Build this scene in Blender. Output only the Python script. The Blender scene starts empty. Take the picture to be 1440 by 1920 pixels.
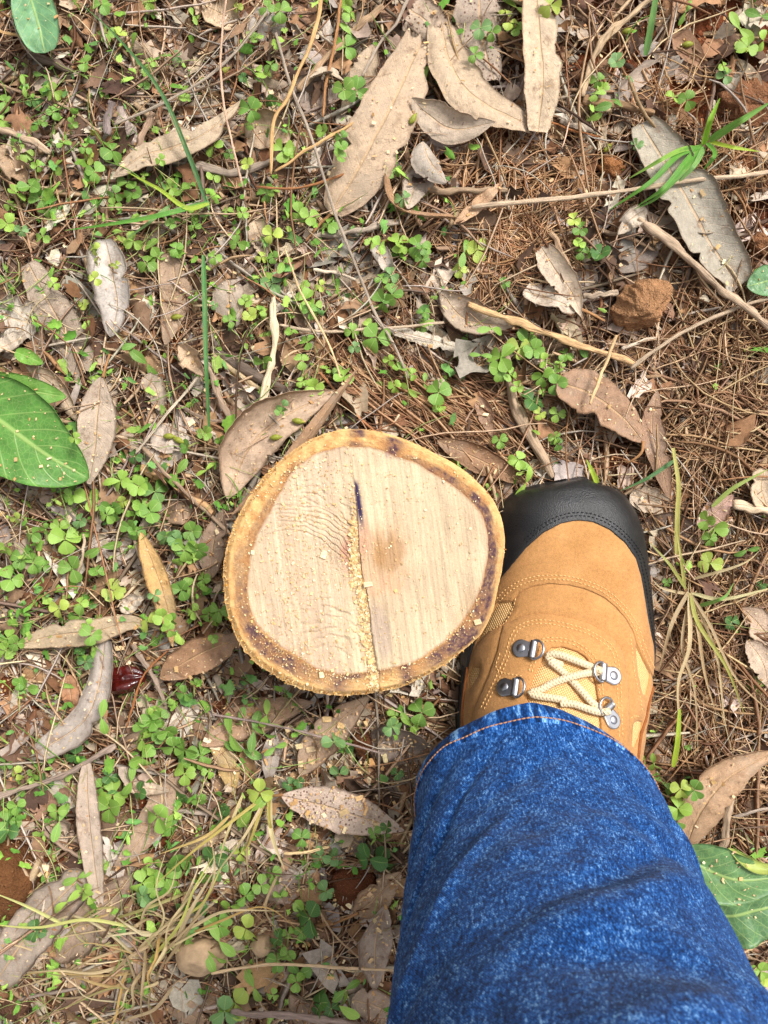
import bpy, bmesh, math, random
import numpy as np
from mathutils import Vector, Matrix, Euler
from mathutils.bvhtree import BVHTree

random.seed(7)
rng = np.random.default_rng(11)
scene = bpy.context.scene
COL = scene.collection
R = math.radians

# ------------------------------------------------------------------ camera, sky, sun, exposure
CAM_H = 0.69            # metres above the soil, looking straight down
FPX = 1600.0            # focal length in photograph pixels (1440 x 1920)
cam_data = bpy.data.cameras.new('camera')
cam = bpy.data.objects.new('camera', cam_data)
COL.objects.link(cam)
cam.location = (0, 0, CAM_H)
cam.rotation_euler = (0, 0, 0)
cam_data.sensor_fit = 'VERTICAL'
cam_data.sensor_height = 36.0
cam_data.lens = 36.0 * FPX / 1920.0
cam_data.clip_start = 0.01
cam_data.clip_end = 200.0
cam_data.dof.use_dof = True
cam_data.dof.focus_distance = 0.63
cam_data.dof.aperture_fstop = 20.0
scene.camera = cam

SUN_DIR = Vector((0.42, 0.40, 0.82)).normalized()     # towards the sun
sun_data = bpy.data.lights.new('sun', 'SUN')
sun_data.energy = 2.1
sun_data.angle = R(12)
sun_data.color = (1.0, 0.98, 0.955)
sun = bpy.data.objects.new('sun', sun_data)
COL.objects.link(sun)
sun.rotation_euler = SUN_DIR.to_track_quat('Z', 'Y').to_euler()

world = bpy.data.worlds.new('World')
scene.world = world
world.use_nodes = True
wn = world.node_tree
wn.nodes.clear()
sky = wn.nodes.new('ShaderNodeTexSky')
sky.sky_type = 'NISHITA'
sky.sun_disc = False
sky.sun_elevation = math.asin(SUN_DIR.z)
sky.sun_rotation = math.atan2(SUN_DIR.x, SUN_DIR.y)
sky.dust_density = 6.0
sky.air_density = 1.4
hs = wn.nodes.new('ShaderNodeHueSaturation')
hs.inputs['Saturation'].default_value = 0.22          # thin cloud over the whole sky
bg = wn.nodes.new('ShaderNodeBackground')
bg.inputs['Strength'].default_value = 0.11
wo = wn.nodes.new('ShaderNodeOutputWorld')
wn.links.new(sky.outputs[0], hs.inputs['Color'])
wn.links.new(hs.outputs[0], bg.inputs['Color'])
wn.links.new(bg.outputs[0], wo.inputs['Surface'])

vs = scene.view_settings
vs.view_transform = 'Standard'
vs.look = 'None'
vs.gamma = 1.0
vs.use_curve_mapping = False
vs.exposure = 0.64

# ------------------------------------------------------------------ helpers
def s2l(r, g, b, k=1.0):
    out = []
    for c in (r, g, b):
        c /= 255.0
        out.append(k * (c / 12.92 if c <= 0.04045 else ((c + 0.055) / 1.055) ** 2.4))
    return tuple(out)

def W(px, py, z=0.0):
    """photograph pixel and height above the soil -> point in the place"""
    d = CAM_H - z
    return Vector(((px - 720.0) / FPX * d, (960.0 - py) / FPX * d, z))

def to_px(P):
    d = CAM_H - P[..., 2]
    return np.stack([720 + FPX * P[..., 0] / d, 960 - FPX * P[..., 1] / d], -1)

_perm = np.random.default_rng(5).random((257, 257))
def vnoise(x, y, seed=0):
    x = np.asarray(x, float) + seed * 17.31; y = np.asarray(y, float) + seed * 9.77
    xi = np.floor(x).astype(int); yi = np.floor(y).astype(int)
    fx = x - xi; fy = y - yi
    fx = fx * fx * (3 - 2 * fx); fy = fy * fy * (3 - 2 * fy)
    a = _perm[xi % 256, yi % 256]; b = _perm[(xi + 1) % 256, yi % 256]
    c = _perm[xi % 256, (yi + 1) % 256]; d = _perm[(xi + 1) % 256, (yi + 1) % 256]
    return (a * (1 - fx) + b * fx) * (1 - fy) + (c * (1 - fx) + d * fx) * fy
def fbm(x, y, octaves=4, seed=0):
    s = 0; a = 0.5; t = 0
    for o in range(octaves):
        s = s + a * vnoise(np.asarray(x) * 2 ** o, np.asarray(y) * 2 ** o, seed + o); t += a; a *= 0.5
    return s / t

def ground_z(x, y):
    x = np.asarray(x, float); y = np.asarray(y, float)
    fade = np.exp(-np.maximum(0, np.maximum(np.abs(x), np.abs(y)) - 0.7) * 0.6)
    z = (fbm(x * 9, y * 9, 3, 1) - 0.5) * 0.016 + (fbm(x * 60, y * 60, 3, 4) - 0.5) * 0.006
    # the bare crumbly bank towards the upper right corner
    m = np.clip((x - 0.16) * 6, 0, 1) * np.clip((y - 0.16) * 6, 0, 1)
    z = z + m * ((fbm(x * 45, y * 45, 3, 8) - 0.45) * 0.022)
    return (z + 0.0) * (0.4 + 0.6 * fade)
def gz(x, y): return float(ground_z(x, y))

def mesh_from(name, V, F, attrs=None, smooth=True):
    """V (n,3) array, F (m,k) array of equal-size polygons (or a list), attrs {name: (n,3|4) array}"""
    me = bpy.data.meshes.new(name)
    V = np.asarray(V, np.float32)
    if isinstance(F, np.ndarray):
        k = F.shape[1]; m = F.shape[0]
        me.vertices.add(len(V)); me.vertices.foreach_set('co', V.ravel())
        me.loops.add(m * k); me.loops.foreach_set('vertex_index', F.astype(np.int32).ravel())
        me.polygons.add(m); me.polygons.foreach_set('loop_start', np.arange(0, m * k, k, dtype=np.int32))
        try: me.polygons.foreach_set('loop_total', np.full(m, k, np.int32))
        except Exception: pass
        me.update(calc_edges=True); me.validate()
    else:
        me.from_pydata([tuple(map(float, v)) for v in V], [], F); me.update()
    for an, arr in (attrs or {}).items():
        arr = np.asarray(arr, np.float32)
        if an == 'Col':
            at = me.attributes.new('Col', 'FLOAT_COLOR', 'POINT')
            if arr.shape[1] == 3: arr = np.concatenate([arr, np.ones((len(arr), 1), np.float32)], 1)
            at.data.foreach_set('color', arr.ravel())
        else:
            at = me.attributes.new(an, 'FLOAT_VECTOR', 'POINT')
            at.data.foreach_set('vector', arr.ravel())
    me.polygons.foreach_set('use_smooth', np.full(len(me.polygons), smooth))
    return me

def obj(name, me, m=None, parent=None, loc=None, color=None):
    o = bpy.data.objects.new(name, me)
    COL.objects.link(o)
    if m is not None and me is not None and not me.materials: me.materials.append(m)
    if parent is not None: o.parent = parent
    if loc is not None: o.location = loc
    if color is not None: o.color = (*color, 1.0)
    return o
def tag(o, label=None, cat=None, group=None, kind=None):
    if label: o['label'] = label
    if cat: o['category'] = cat
    if group: o['group'] = group
    if kind: o['kind'] = kind
    return o
def empty(name, loc):
    o = bpy.data.objects.new(name, None); COL.objects.link(o); o.location = loc; o.empty_display_size = 0.02
    return o

class Geo:
    """collects quads/tris with per-vertex attributes"""
    def __init__(s): s.v = []; s.f = []; s.a = []
    def add(s, V, F, A=None):
        n = len(s.v); s.v.extend(map(tuple, V)); s.f.extend([tuple(int(i) + n for i in f) for f in F])
        s.a.extend(map(tuple, A) if A is not None else [(0, 0, 0)] * len(V))
    def mesh(s, name, origin=None, an='lc', smooth=True):
        V = np.array(s.v, float)
        if origin is not None: V = V - np.array(origin)
        return mesh_from(name, V, s.f, {an: np.array(s.a)}, smooth)

def spline(pts, n):
    """Catmull-Rom through pts (k,d) -> n points evenly spaced by arc length"""
    P = np.asarray(pts, float)
    if len(P) == 2:
        t = np.linspace(0, 1, n)[:, None]; return P[0] * (1 - t) + P[1] * t
    E = np.concatenate([[2 * P[0] - P[1]], P, [2 * P[-1] - P[-2]]])
    out = []
    for i in range(len(P) - 1):
        p0, p1, p2, p3 = E[i:i + 4]
        t = np.linspace(0, 1, 16, endpoint=False)[:, None]
        out.append(0.5 * ((2 * p1) + (-p0 + p2) * t + (2 * p0 - 5 * p1 + 4 * p2 - p3) * t ** 2 + (-p0 + 3 * p1 - 3 * p2 + p3) * t ** 3))
    out.append(P[-1:]); C = np.concatenate(out)
    s = np.concatenate([[0], np.cumsum(np.linalg.norm(np.diff(C, axis=0), axis=1))])
    q = np.linspace(0, s[-1], n)
    return np.stack([np.interp(q, s, C[:, k]) for k in range(C.shape[1])], 1)

def tube(C, r, sides=8, flat=1.0, cap=True, bump=0.0, seed=0):
    """tube around centre line C (n,3); r scalar or (n,); returns V, F, A (A = length in metres, angle 0..1, 0)"""
    C = np.asarray(C, float); n = len(C); r = np.broadcast_to(np.asarray(r, float), (n,)).copy()
    T = np.gradient(C, axis=0); T /= np.linalg.norm(T, axis=1)[:, None] + 1e-12
    up = np.array([0, 0, 1.0]); S = np.cross(T, up); S /= np.linalg.norm(S, axis=1)[:, None] + 1e-9
    U = np.cross(S, T)
    L = np.concatenate([[0], np.cumsum(np.linalg.norm(np.diff(C, axis=0), axis=1))])
    a = np.arange(sides) / sides * 2 * np.pi
    rr = r[:, None] * np.ones(sides)
    if bump:
        rr = rr * (1 + bump * (vnoise(L[:, None] / (r.mean() * 3), np.cos(a)[None] * 1.7 + 3 + seed, seed) - 0.5) * 2
                   + 0.5 * bump * (vnoise(L[:, None] / (r.mean() * 9) , np.sin(a)[None] * 2.3 + 3 + seed, seed + 3) - 0.5) * 2)
    V = C[:, None] + rr[..., None] * (np.cos(a)[None, :, None] * S[:, None] + flat * np.sin(a)[None, :, None] * U[:, None])
    A = np.zeros((n, sides, 3)); A[..., 0] = L[:, None]; A[..., 1] = a[None] / (2 * np.pi)
    F = []
    for i in range(n - 1):
        for j in range(sides):
            k = (j + 1) % sides
            F.append((i * sides + j, i * sides + k, (i + 1) * sides + k, (i + 1) * sides + j))
    if cap:
        F.append(tuple(range(sides))[::-1]); F.append(tuple((n - 1) * sides + j for j in range(sides)))
    return V.reshape(-1, 3), F, A.reshape(-1, 3)

# ------------------------------------------------------------------ materials
class NT:
    def __init__(s, name):
        s.m = bpy.data.materials.new(name); s.m.use_nodes = True
        s.t = s.m.node_tree; s.t.nodes.clear()
        s.out = s.t.nodes.new('ShaderNodeOutputMaterial')
    def n(s, typ, **kw):
        nd = s.t.nodes.new('ShaderNode' + typ)
        for k, v in kw.items():
            if k.startswith('i_'):
                key = k[2:]
                nd.inputs[int(key) if key.isdigit() else key.replace('_', ' ')].default_value = v
            else: setattr(nd, k, v)
        return nd
    def l(s, a, b): s.t.links.new(a, b)
    def sock(s, x, nd, i):
        if x is None: return
        if isinstance(x, (int, float)): nd.inputs[i].default_value = x
        elif isinstance(x, tuple): nd.inputs[i].default_value = x if len(x) == 4 or nd.inputs[i].type == 'VECTOR' else (*x, 1.0)
        else: s.l(x, nd.inputs[i])
    def math(s, op, a, b=None, clamp=False):
        nd = s.n('Math', operation=op, use_clamp=clamp); s.sock(a, nd, 0); s.sock(b, nd, 1); return nd.outputs[0]
    def mix(s, f, a, b, blend='MIX'):
        nd = s.n('Mix', data_type='RGBA', blend_type=blend); s.sock(f, nd, 0); s.sock(a, nd, 6); s.sock(b, nd, 7); return nd.outputs[2]
    def noise(s, vec, scale, detail=3.0, rough=0.55, w=None):
        nd = s.n('TexNoise', i_Scale=scale, i_Detail=detail, i_Roughness=rough)
        if w is not None:
            nd.noise_dimensions = '4D'; s.sock(w, nd, nd.inputs.find('W'))
        if vec is not None: s.l(vec, nd.inputs['Vector'])
        return nd.outputs[0]
    def voro(s, vec, scale, feature='F1'):
        nd = s.n('TexVoronoi', i_Scale=scale, feature=feature); s.l(vec, nd.inputs['Vector']); return nd
    def map(s, vec, scale=(1, 1, 1), rot=(0, 0, 0), loc=(0, 0, 0)):
        nd = s.n('Mapping'); s.l(vec, nd.inputs[0]); nd.inputs['Scale'].default_value = scale
        nd.inputs['Rotation'].default_value = rot; nd.inputs['Location'].default_value = loc; return nd.outputs[0]
    def rng(s, x, a, b, c=0.0, d=1.0, smooth=False):
        nd = s.n('MapRange', interpolation_type='SMOOTHSTEP' if smooth else 'LINEAR'); s.sock(x, nd, 0)
        for i, v in enumerate((a, b, c, d)): nd.inputs[i + 1].default_value = v
        return nd.outputs[0]
    def attr(s, name): return s.n('Attribute', attribute_name=name)
    def bump(s, h, strength=0.5, dist=0.001, nrm=None):
        nd = s.n('Bump', i_Strength=strength, i_Distance=dist); s.l(h, nd.inputs['Height'])
        if nrm is not None: s.l(nrm, nd.inputs['Normal'])
        return nd.outputs[0]
    def bsdf(s, col, rough=0.7, nrm=None, metal=0.0, spec=0.3, sheen=0.0, transl=None, tf=0.25):
        p = s.n('BsdfPrincipled'); s.sock(col, p, p.inputs.find('Base Color')); s.sock(rough, p, p.inputs.find('Roughness'))
        p.inputs['Metallic'].default_value = metal; p.inputs['Specular IOR Level'].default_value = spec
        if sheen: p.inputs['Sheen Weight'].default_value = sheen; p.inputs['Sheen Roughness'].default_value = 0.5
        if nrm is not None: s.l(nrm, p.inputs['Normal'])
        o = p.outputs[0]
        if transl is not None:
            t = s.n('BsdfTranslucent'); s.sock(transl, t, 0)
            mx = s.n('MixShader', i_0=tf); s.l(o, mx.inputs[1]); s.l(t.outputs[0], mx.inputs[2]); o = mx.outputs[0]
        s.l(o, s.out.inputs['Surface']); return s.m

def hsv_scale(t, col, k):
    nd = t.n('HueSaturation'); t.sock(col, nd, nd.inputs.find('Color')); t.sock(k, nd, nd.inputs.find('Value')); return nd.outputs[0]

def m_soil():
    t = NT('red_soil'); c = t.n('TexCoord').outputs['Object']
    a = t.noise(c, 14, 5, 0.6); b = t.noise(c, 120, 4, 0.65); d = t.noise(c, 700, 3, 0.6)
    col = t.mix(t.rng(a, 0.35, 0.65), s2l(70, 40, 28), s2l(146, 80, 48))
    col = t.mix(t.rng(b, 0.45, 0.75), col, s2l(128, 80, 54))
    col = t.mix(t.math('MULTIPLY', t.rng(d, 0.4, 0.7), 0.5), col, s2l(60, 36, 24))
    mo = t.noise(c, 9, 4, 0.6)
    col = t.mix(t.math('MULTIPLY', t.rng(mo, 0.62, 0.75), 0.35), col, s2l(70, 72, 30))
    h = t.math('ADD', t.math('MULTIPLY', b, 1.0), t.math('MULTIPLY', d, 0.4))
    return t.bsdf(col, 0.95, t.bump(h, 0.9, 0.004), spec=0.1)

def m_clod():
    t = NT('red_clod'); c = t.n('TexCoord').outputs['Object']
    a = t.noise(c, 90, 5, 0.6); d = t.noise(c, 600, 3, 0.6)
    oc = t.n('ObjectInfo').outputs['Color']
    col = t.mix(t.rng(a, 0.3, 0.7), hsv_scale(t, oc, 0.72), hsv_scale(t, oc, 1.12))
    col = t.mix(t.math('MULTIPLY', t.rng(d, 0.62, 0.75), 0.6), col, s2l(196, 150, 112))
    col = t.mix(t.math('MULTIPLY', t.rng(d, 0.42, 0.3), 0.6), col, s2l(88, 48, 28))
    h = t.math('ADD', a, t.math('MULTIPLY', d, 0.8))
    return t.bsdf(col, 0.95, t.bump(h, 1.0, 0.005), spec=0.1)

def m_litter():
    t = NT('dry_litter'); c = t.n('TexCoord').outputs['Object']
    col = t.attr('Col').outputs['Color']
    a = t.noise(c, 260, 3, 0.6); b = t.noise(c, 1500, 2, 0.5)
    k = t.math('ADD', t.math('MULTIPLY', a, 0.7), t.math('MULTIPLY', b, 0.5))
    col = hsv_scale(t, col, t.rng(k, 0.3, 0.9, 0.55, 1.4))
    return t.bsdf(col, 0.82, t.bump(k, 0.5, 0.0008), spec=0.2)

def m_dryleaf(name='dry_leaf', speck=0.0):
    t = NT(name); c = t.n('TexCoord').outputs['Object']; oi = t.n('ObjectInfo')
    at = t.attr('lc').outputs['Vector']; sx = t.n('SeparateXYZ'); t.l(at, sx.inputs[0])
    u, v = sx.outputs[0], sx.outputs[1]
    rnd = t.math('MULTIPLY', oi.outputs['Random'], 20.0)
    a = t.noise(c, 30, 4, 0.65, rnd); b = t.noise(c, 170, 5, 0.7, rnd); d = t.noise(c, 1200, 3, 0.6, rnd)
    k = t.math('ADD', t.math('MULTIPLY', a, 0.55), t.math('MULTIPLY', b, 0.55))
    col = hsv_scale(t, oi.outputs['Color'], t.rng(k, 0.38, 0.72, 0.62, 1.28))
    # weathered grey, rusty and dark blotches
    col = t.mix(t.math('MULTIPLY', t.rng(a, 0.50, 0.64), 0.45), col, s2l(150, 138, 124))
    bl = t.noise(c, 75, 5, 0.65, t.math('ADD', rnd, 7.3))
    col = t.mix(t.math('MULTIPLY', t.rng(bl, 0.56, 0.68), 0.55), col, s2l(118, 82, 56))
    b2 = t.noise(c, 240, 4, 0.6, t.math('ADD', rnd, 3.1))
    col = t.mix(t.math('MULTIPLY', t.rng(b2, 0.62, 0.70), 0.6), col, s2l(84, 60, 46))
    col = t.mix(t.math('MULTIPLY', t.rng(b2, 0.40, 0.32), 0.45), col, s2l(214, 190, 160))
    col = t.mix(t.math('MULTIPLY', t.rng(d, 0.60, 0.70), 0.40), col, s2l(90, 68, 54))
    if speck:
        vo = t.voro(c, speck); sp = t.math('MULTIPLY', t.rng(vo.outputs['Distance'], 0.34, 0.24), t.rng(t.noise(c, 90, 2), 0.40, 0.52))
        col = t.mix(t.math('MULTIPLY', sp, 0.85), col, s2l(92, 58, 48))
    av = t.math('ABSOLUTE', v)
    wv = t.math('MULTIPLY', t.noise(c, 60, 2, 0.5, rnd), 0.5)
    # side veins run forward from the midrib, a fine net between them
    sv = t.math('FRACT', t.math('ADD', wv, t.math('SUBTRACT', t.math('MULTIPLY', u, 19.0), t.math('MULTIPLY', av, 2.6))))
    sv = t.rng(t.math('ABSOLUTE', t.math('SUBTRACT', sv, 0.5)), 0.08, 0.0)
    net = t.n('TexVoronoi', i_Scale=620.0, feature='DISTANCE_TO_EDGE'); t.l(c, net.inputs['Vector']); nt_ = t.rng(net.outputs['Distance'], 0.10, 0.0)
    col = t.mix(t.math('MULTIPLY', sv, 0.20), col, s2l(214, 184, 148))
    col = t.mix(t.math('MULTIPLY', nt_, 0.10), col, s2l(110, 84, 62))
    mid = t.rng(av, 0.070, 0.025)
    col = t.mix(t.math('MULTIPLY', mid, 0.55), col, s2l(212, 174, 130))
    edge = t.rng(av, 0.90, 1.0)
    col = t.mix(t.math('MULTIPLY', edge, 0.40), col, s2l(128, 96, 68))
    h = t.math('ADD', t.math('ADD', t.math('MULTIPLY', b, 1.0), t.math('MULTIPLY', d, 0.35)), t.math('ADD', t.math('MULTIPLY', mid, 0.7), t.math('ADD', t.math('MULTIPLY', sv, 0.18), t.math('MULTIPLY', nt_, 0.12))))
    return t.bsdf(col, t.rng(b, 0.3, 0.7, 0.5, 0.8), t.bump(h, 0.75, 0.0014), spec=0.25, transl=col, tf=0.10)

def m_green(name, veins=9.0, dust=0.0, tf=0.24, vein_col=(176, 200, 116)):
    t = NT(name); c = t.n('TexCoord').outputs['Object']; oi = t.n('ObjectInfo')
    at = t.attr('lc').outputs['Vector']; sx = t.n('SeparateXYZ'); t.l(at, sx.inputs[0])
    u, v = sx.outputs[0], sx.outputs[1]; av = t.math('ABSOLUTE', v)
    rnd = t.math('MULTIPLY', oi.outputs['Random'], 20.0)
    a = t.noise(c, 90, 3, 0.6, rnd); d = t.noise(c, 500, 3, 0.6, rnd)
    col = hsv_scale(t, oi.outputs['Color'], t.rng(a, 0.3, 0.7, 0.75, 1.25))
    sv = t.math('FRACT', t.math('SUBTRACT', t.math('MULTIPLY', u, veins), t.math('MULTIPLY', av, 2.0)))
    sv = t.rng(t.math('ABSOLUTE', t.math('SUBTRACT', sv, 0.5)), 0.06, 0.0)
    mid = t.rng(av, 0.07, 0.02)
    net = t.n('TexVoronoi', i_Scale=260.0, feature='DISTANCE_TO_EDGE'); t.l(c, net.inputs['Vector']); nt_ = t.rng(net.outputs['Distance'], 0.09, 0.0)
    vn = t.math('MAXIMUM', t.math('MULTIPLY', nt_, 0.22), t.math('MAXIMUM', t.math('MULTIPLY', sv, 0.5), t.math('MULTIPLY', mid, 0.7)))
    col = t.mix(vn, col, s2l(*vein_col))
    if dust:
        col = t.mix(t.math('MULTIPLY', t.rng(d, 0.66, 0.72), dust), col, s2l(205, 190, 150))
    h = t.math('SUBTRACT', t.math('MULTIPLY', d, 0.5), t.math('ADD', t.math('MULTIPLY', sv, 0.6), mid))
    tc = t.mix(0.35, col, s2l(170, 190, 60))
    return t.bsdf(col, 0.42, t.bump(h, 0.35, 0.0008), spec=0.45, transl=tc, tf=tf)

def m_twig():
    t = NT('twig'); oi = t.n('ObjectInfo'); at = t.attr('lc').outputs['Vector']; rnd = t.math('MULTIPLY', oi.outputs['Random'], 30.0)
    g = t.noise(t.map(at, (90, 9, 1)), 1.0, 4, 0.65, rnd); f = t.noise(t.map(at, (30, 30, 1)), 1.0, 3, 0.6, rnd)
    k = t.math('ADD', t.math('MULTIPLY', g, 0.6), t.math('MULTIPLY', f, 0.5))
    col = hsv_scale(t, oi.outputs['Color'], t.rng(k, 0.38, 0.72, 0.45, 1.35))
    col = t.mix(t.math('MULTIPLY', t.rng(f, 0.40, 0.30), 0.75), col, s2l(60, 44, 34))
    return t.bsdf(col, 0.8, t.bump(k, 0.9, 0.0016), spec=0.2)

def m_grass():
    t = NT('grass_blade'); oi = t.n('ObjectInfo'); at = t.attr('lc').outputs['Vector']; sx = t.n('SeparateXYZ'); t.l(at, sx.inputs[0])
    rnd = t.math('MULTIPLY', oi.outputs['Random'], 30.0)
    g = t.noise(t.map(at, (3, 6, 1)), 1.0, 3, 0.6, rnd); s = t.math('SINE', t.math('MULTIPLY', sx.outputs[1], 22.0))
    f = t.noise(t.map(at, (14, 2, 1)), 1.0, 3, 0.6, rnd)
    col = hsv_scale(t, oi.outputs['Color'], t.rng(g, 0.3, 0.7, 0.7, 1.25))
    col = t.mix(t.math('MULTIPLY', t.rng(f, 0.55, 0.68), 0.35), col, s2l(196, 168, 110))
    col = t.mix(t.math('MULTIPLY', t.rng(s, 0.2, 1.0), 0.15), col, s2l(215, 215, 150))
    return t.bsdf(col, 0.5, t.bump(s, 0.25, 0.0005), spec=0.4, transl=col, tf=0.3)

def m_simple(name, col, rough, noise=400, amt=0.25, bump=0.4, spec=0.3, metal=0.0, dist=0.0008):
    t = NT(name); c = t.n('TexCoord').outputs['Object']; a = t.noise(c, noise, 4, 0.6)
    cc = hsv_scale(t, t.mix(0.0, col, col), t.rng(a, 0.3, 0.7, 1 - amt, 1 + amt))
    return t.bsdf(cc, rough, t.bump(a, bump, dist), spec=spec, metal=metal)

def m_wood():
    t = NT('fresh_cut_wood'); c = t.n('TexCoord').outputs['Object']; col = t.attr('Col').outputs['Color']
    cr_ = t.map(c, (1, 1, 1), (0, 0, R(-7.5)))
    g = t.noise(t.map(cr_, (430, 11, 30)), 1.0, 4, 0.6)
    g2 = t.noise(t.map(cr_, (150, 5, 30)), 1.0, 3, 0.6)
    p = t.noise(c, 900, 3, 0.6)
    k = t.math('ADD', t.math('MULTIPLY', g, 0.55), t.math('ADD', t.math('MULTIPLY', g2, 0.35), t.math('MULTIPLY', p, 0.3)))
    cc = hsv_scale(t, col, t.rng(k, 0.44, 0.76, 0.66, 1.16))
    cc = t.mix(t.math('MULTIPLY', t.rng(p, 0.68, 0.76), 0.5), cc, s2l(250, 226, 170))
    cc = t.mix(t.math('MULTIPLY', t.rng(p, 0.32, 0.24), 0.5), cc, s2l(160, 120, 96))
    return t.bsdf(cc, 0.85, t.bump(k, 0.75, 0.0012), spec=0.15)

def m_innerbark():
    t = NT('inner_bark'); c = t.n('TexCoord').outputs['Object']; col = t.attr('Col').outputs['Color']
    a = t.noise(c, 420, 4, 0.7); b = t.noise(c, 1700, 3, 0.6)
    k = t.math('ADD', t.math('MULTIPLY', a, 0.6), t.math('MULTIPLY', b, 0.4))
    cc = hsv_scale(t, col, t.rng(k, 0.32, 0.68, 0.76, 1.18))
    cc = t.mix(t.math('MULTIPLY', t.rng(b, 0.62, 0.72), 0.35), cc, s2l(240, 205, 140))
    return t.bsdf(cc, 0.9, t.bump(k, 0.8, 0.0014), spec=0.1)

def m_suede():
    t = NT('tan_suede'); c = t.n('TexCoord').outputs['Object']
    a = t.noise(c, 45, 3, 0.6); b = t.noise(c, 1500, 3, 0.7); d = t.noise(c, 420, 3, 0.6)
    col = t.mix(t.rng(a, 0.3, 0.7), s2l(178, 128, 76), s2l(196, 144, 90))
    k = t.math('ADD', t.math('MULTIPLY', b, 0.65), t.math('MULTIPLY', d, 0.35))
    col = hsv_scale(t, col, t.rng(k, 0.32, 0.68, 0.70, 1.28))
    return t.bsdf(col, 0.95, t.bump(k, 0.75, 0.0011), spec=0.12, sheen=0.12)

def m_rubber():
    t = NT('black_rubber'); c = t.n('TexCoord').outputs['Object']
    v = t.voro(c, 1100).outputs['Distance']; b = t.noise(c, 900, 3, 0.6); a = t.noise(c, 60, 3, 0.6)
    h = t.math('ADD', t.math('MULTIPLY', v, 0.5), b)
    col = t.mix(t.rng(a, 0.4, 0.75), (0.011, 0.011, 0.012), (0.020, 0.019, 0.018))
    col = t.mix(t.math('MULTIPLY', t.rng(b, 0.66, 0.74), 0.25), col, s2l(120, 104, 88))
    return t.bsdf(col, t.rng(a, 0.3, 0.7, 0.36, 0.5), t.bump(h, 0.45, 0.0009), spec=0.5)

def m_fabric(name, c0, c1, sc=900):
    t = NT(name); c = t.n('TexCoord').outputs['Object']
    vm = t.map(c, (sc, sc, sc), (0, 0, R(22)))
    sx = t.n('SeparateXYZ'); t.l(vm, sx.inputs[0])
    wx = t.math('SINE', t.math('MULTIPLY', sx.outputs[0], 3.1)); wy = t.math('SINE', t.math('MULTIPLY', sx.outputs[1], 3.1))
    h = t.math('MULTIPLY', wx, wy); n = t.noise(c, 900, 3)
    col = t.mix(t.rng(h, -0.5, 0.8), c0, c1); col = hsv_scale(t, col, t.rng(n, 0.3, 0.7, 0.8, 1.2))
    return t.bsdf(col, 0.85, t.bump(h, 0.5, 0.001), spec=0.2)

def m_lace():
    t = NT('braided_lace'); at = t.attr('lc').outputs['Vector']; sx = t.n('SeparateXYZ'); t.l(at, sx.inputs[0])
    a = t.math('MULTIPLY', sx.outputs[0], 2600.0); b = t.math('MULTIPLY', sx.outputs[1], 6.2832 * 4)
    h = t.math('MAXIMUM', t.math('SINE', t.math('ADD', a, b)), t.math('SINE', t.math('SUBTRACT', a, b)))
    col = t.mix(t.rng(h, -0.2, 1.0), s2l(204, 180, 142), s2l(224, 204, 170))
    return t.bsdf(col, 0.8, t.bump(h, 0.4, 0.0008), spec=0.2)

def m_denim(name, rope=False):
    t = NT(name); at = t.attr('lc').outputs['Vector']; sx = t.n('SeparateXYZ'); t.l(at, sx.inputs[0])
    y = t.noise(t.map(at, (620, 240, 1)), 1.0, 3, 0.62)
    f = t.noise(t.map(at, (1500, 700, 1)), 1.0, 2, 0.6)
    l = t.noise(t.map(at, (90, 50, 1)), 1.0, 3, 0.55)
    tw = t.math('SINE', t.math('MULTIPLY', t.math('ADD', sx.outputs[0], t.math('MULTIPLY', sx.outputs[1], 0.6)), 5200.0))
    k = t.math('ADD', t.math('ADD', t.math('MULTIPLY', y, 0.52), t.math('MULTIPLY', f, 0.46)), t.math('ADD', t.math('MULTIPLY', l, 0.22), t.math('MULTIPLY', tw, 0.03)))
    if rope:
        w = t.noise(t.map(at, (150, 45, 1), (0, 0, R(28))), 1.0, 3, 0.55)
        k = t.math('ADD', t.math('MULTIPLY', k, 0.8), t.math('MULTIPLY', t.math('SUBTRACT', w, 0.5), 0.8)); k = t.math('ADD', k, 0.12)
    cr = t.n('ValToRGB'); t.l(k, cr.inputs[0]); e = cr.color_ramp.elements
    e[0].position = 0.44; e[0].color = (*s2l(6, 24, 46), 1)
    e[1].position = 0.73; e[1].color = (*s2l(126, 172, 218), 1)
    for p, cc in ((0.53, (11, 42, 86)), (0.60, (18, 64, 126)), (0.68, (42, 102, 174))):
        q = e.new(p); q.color = (*s2l(*cc), 1)
    h = t.math('ADD', t.math('MULTIPLY', tw, 0.25), f)
    return t.bsdf(cr.outputs[0], 0.9, t.bump(h, 0.5, 0.0008), spec=0.12, sheen=0.04)

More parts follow.
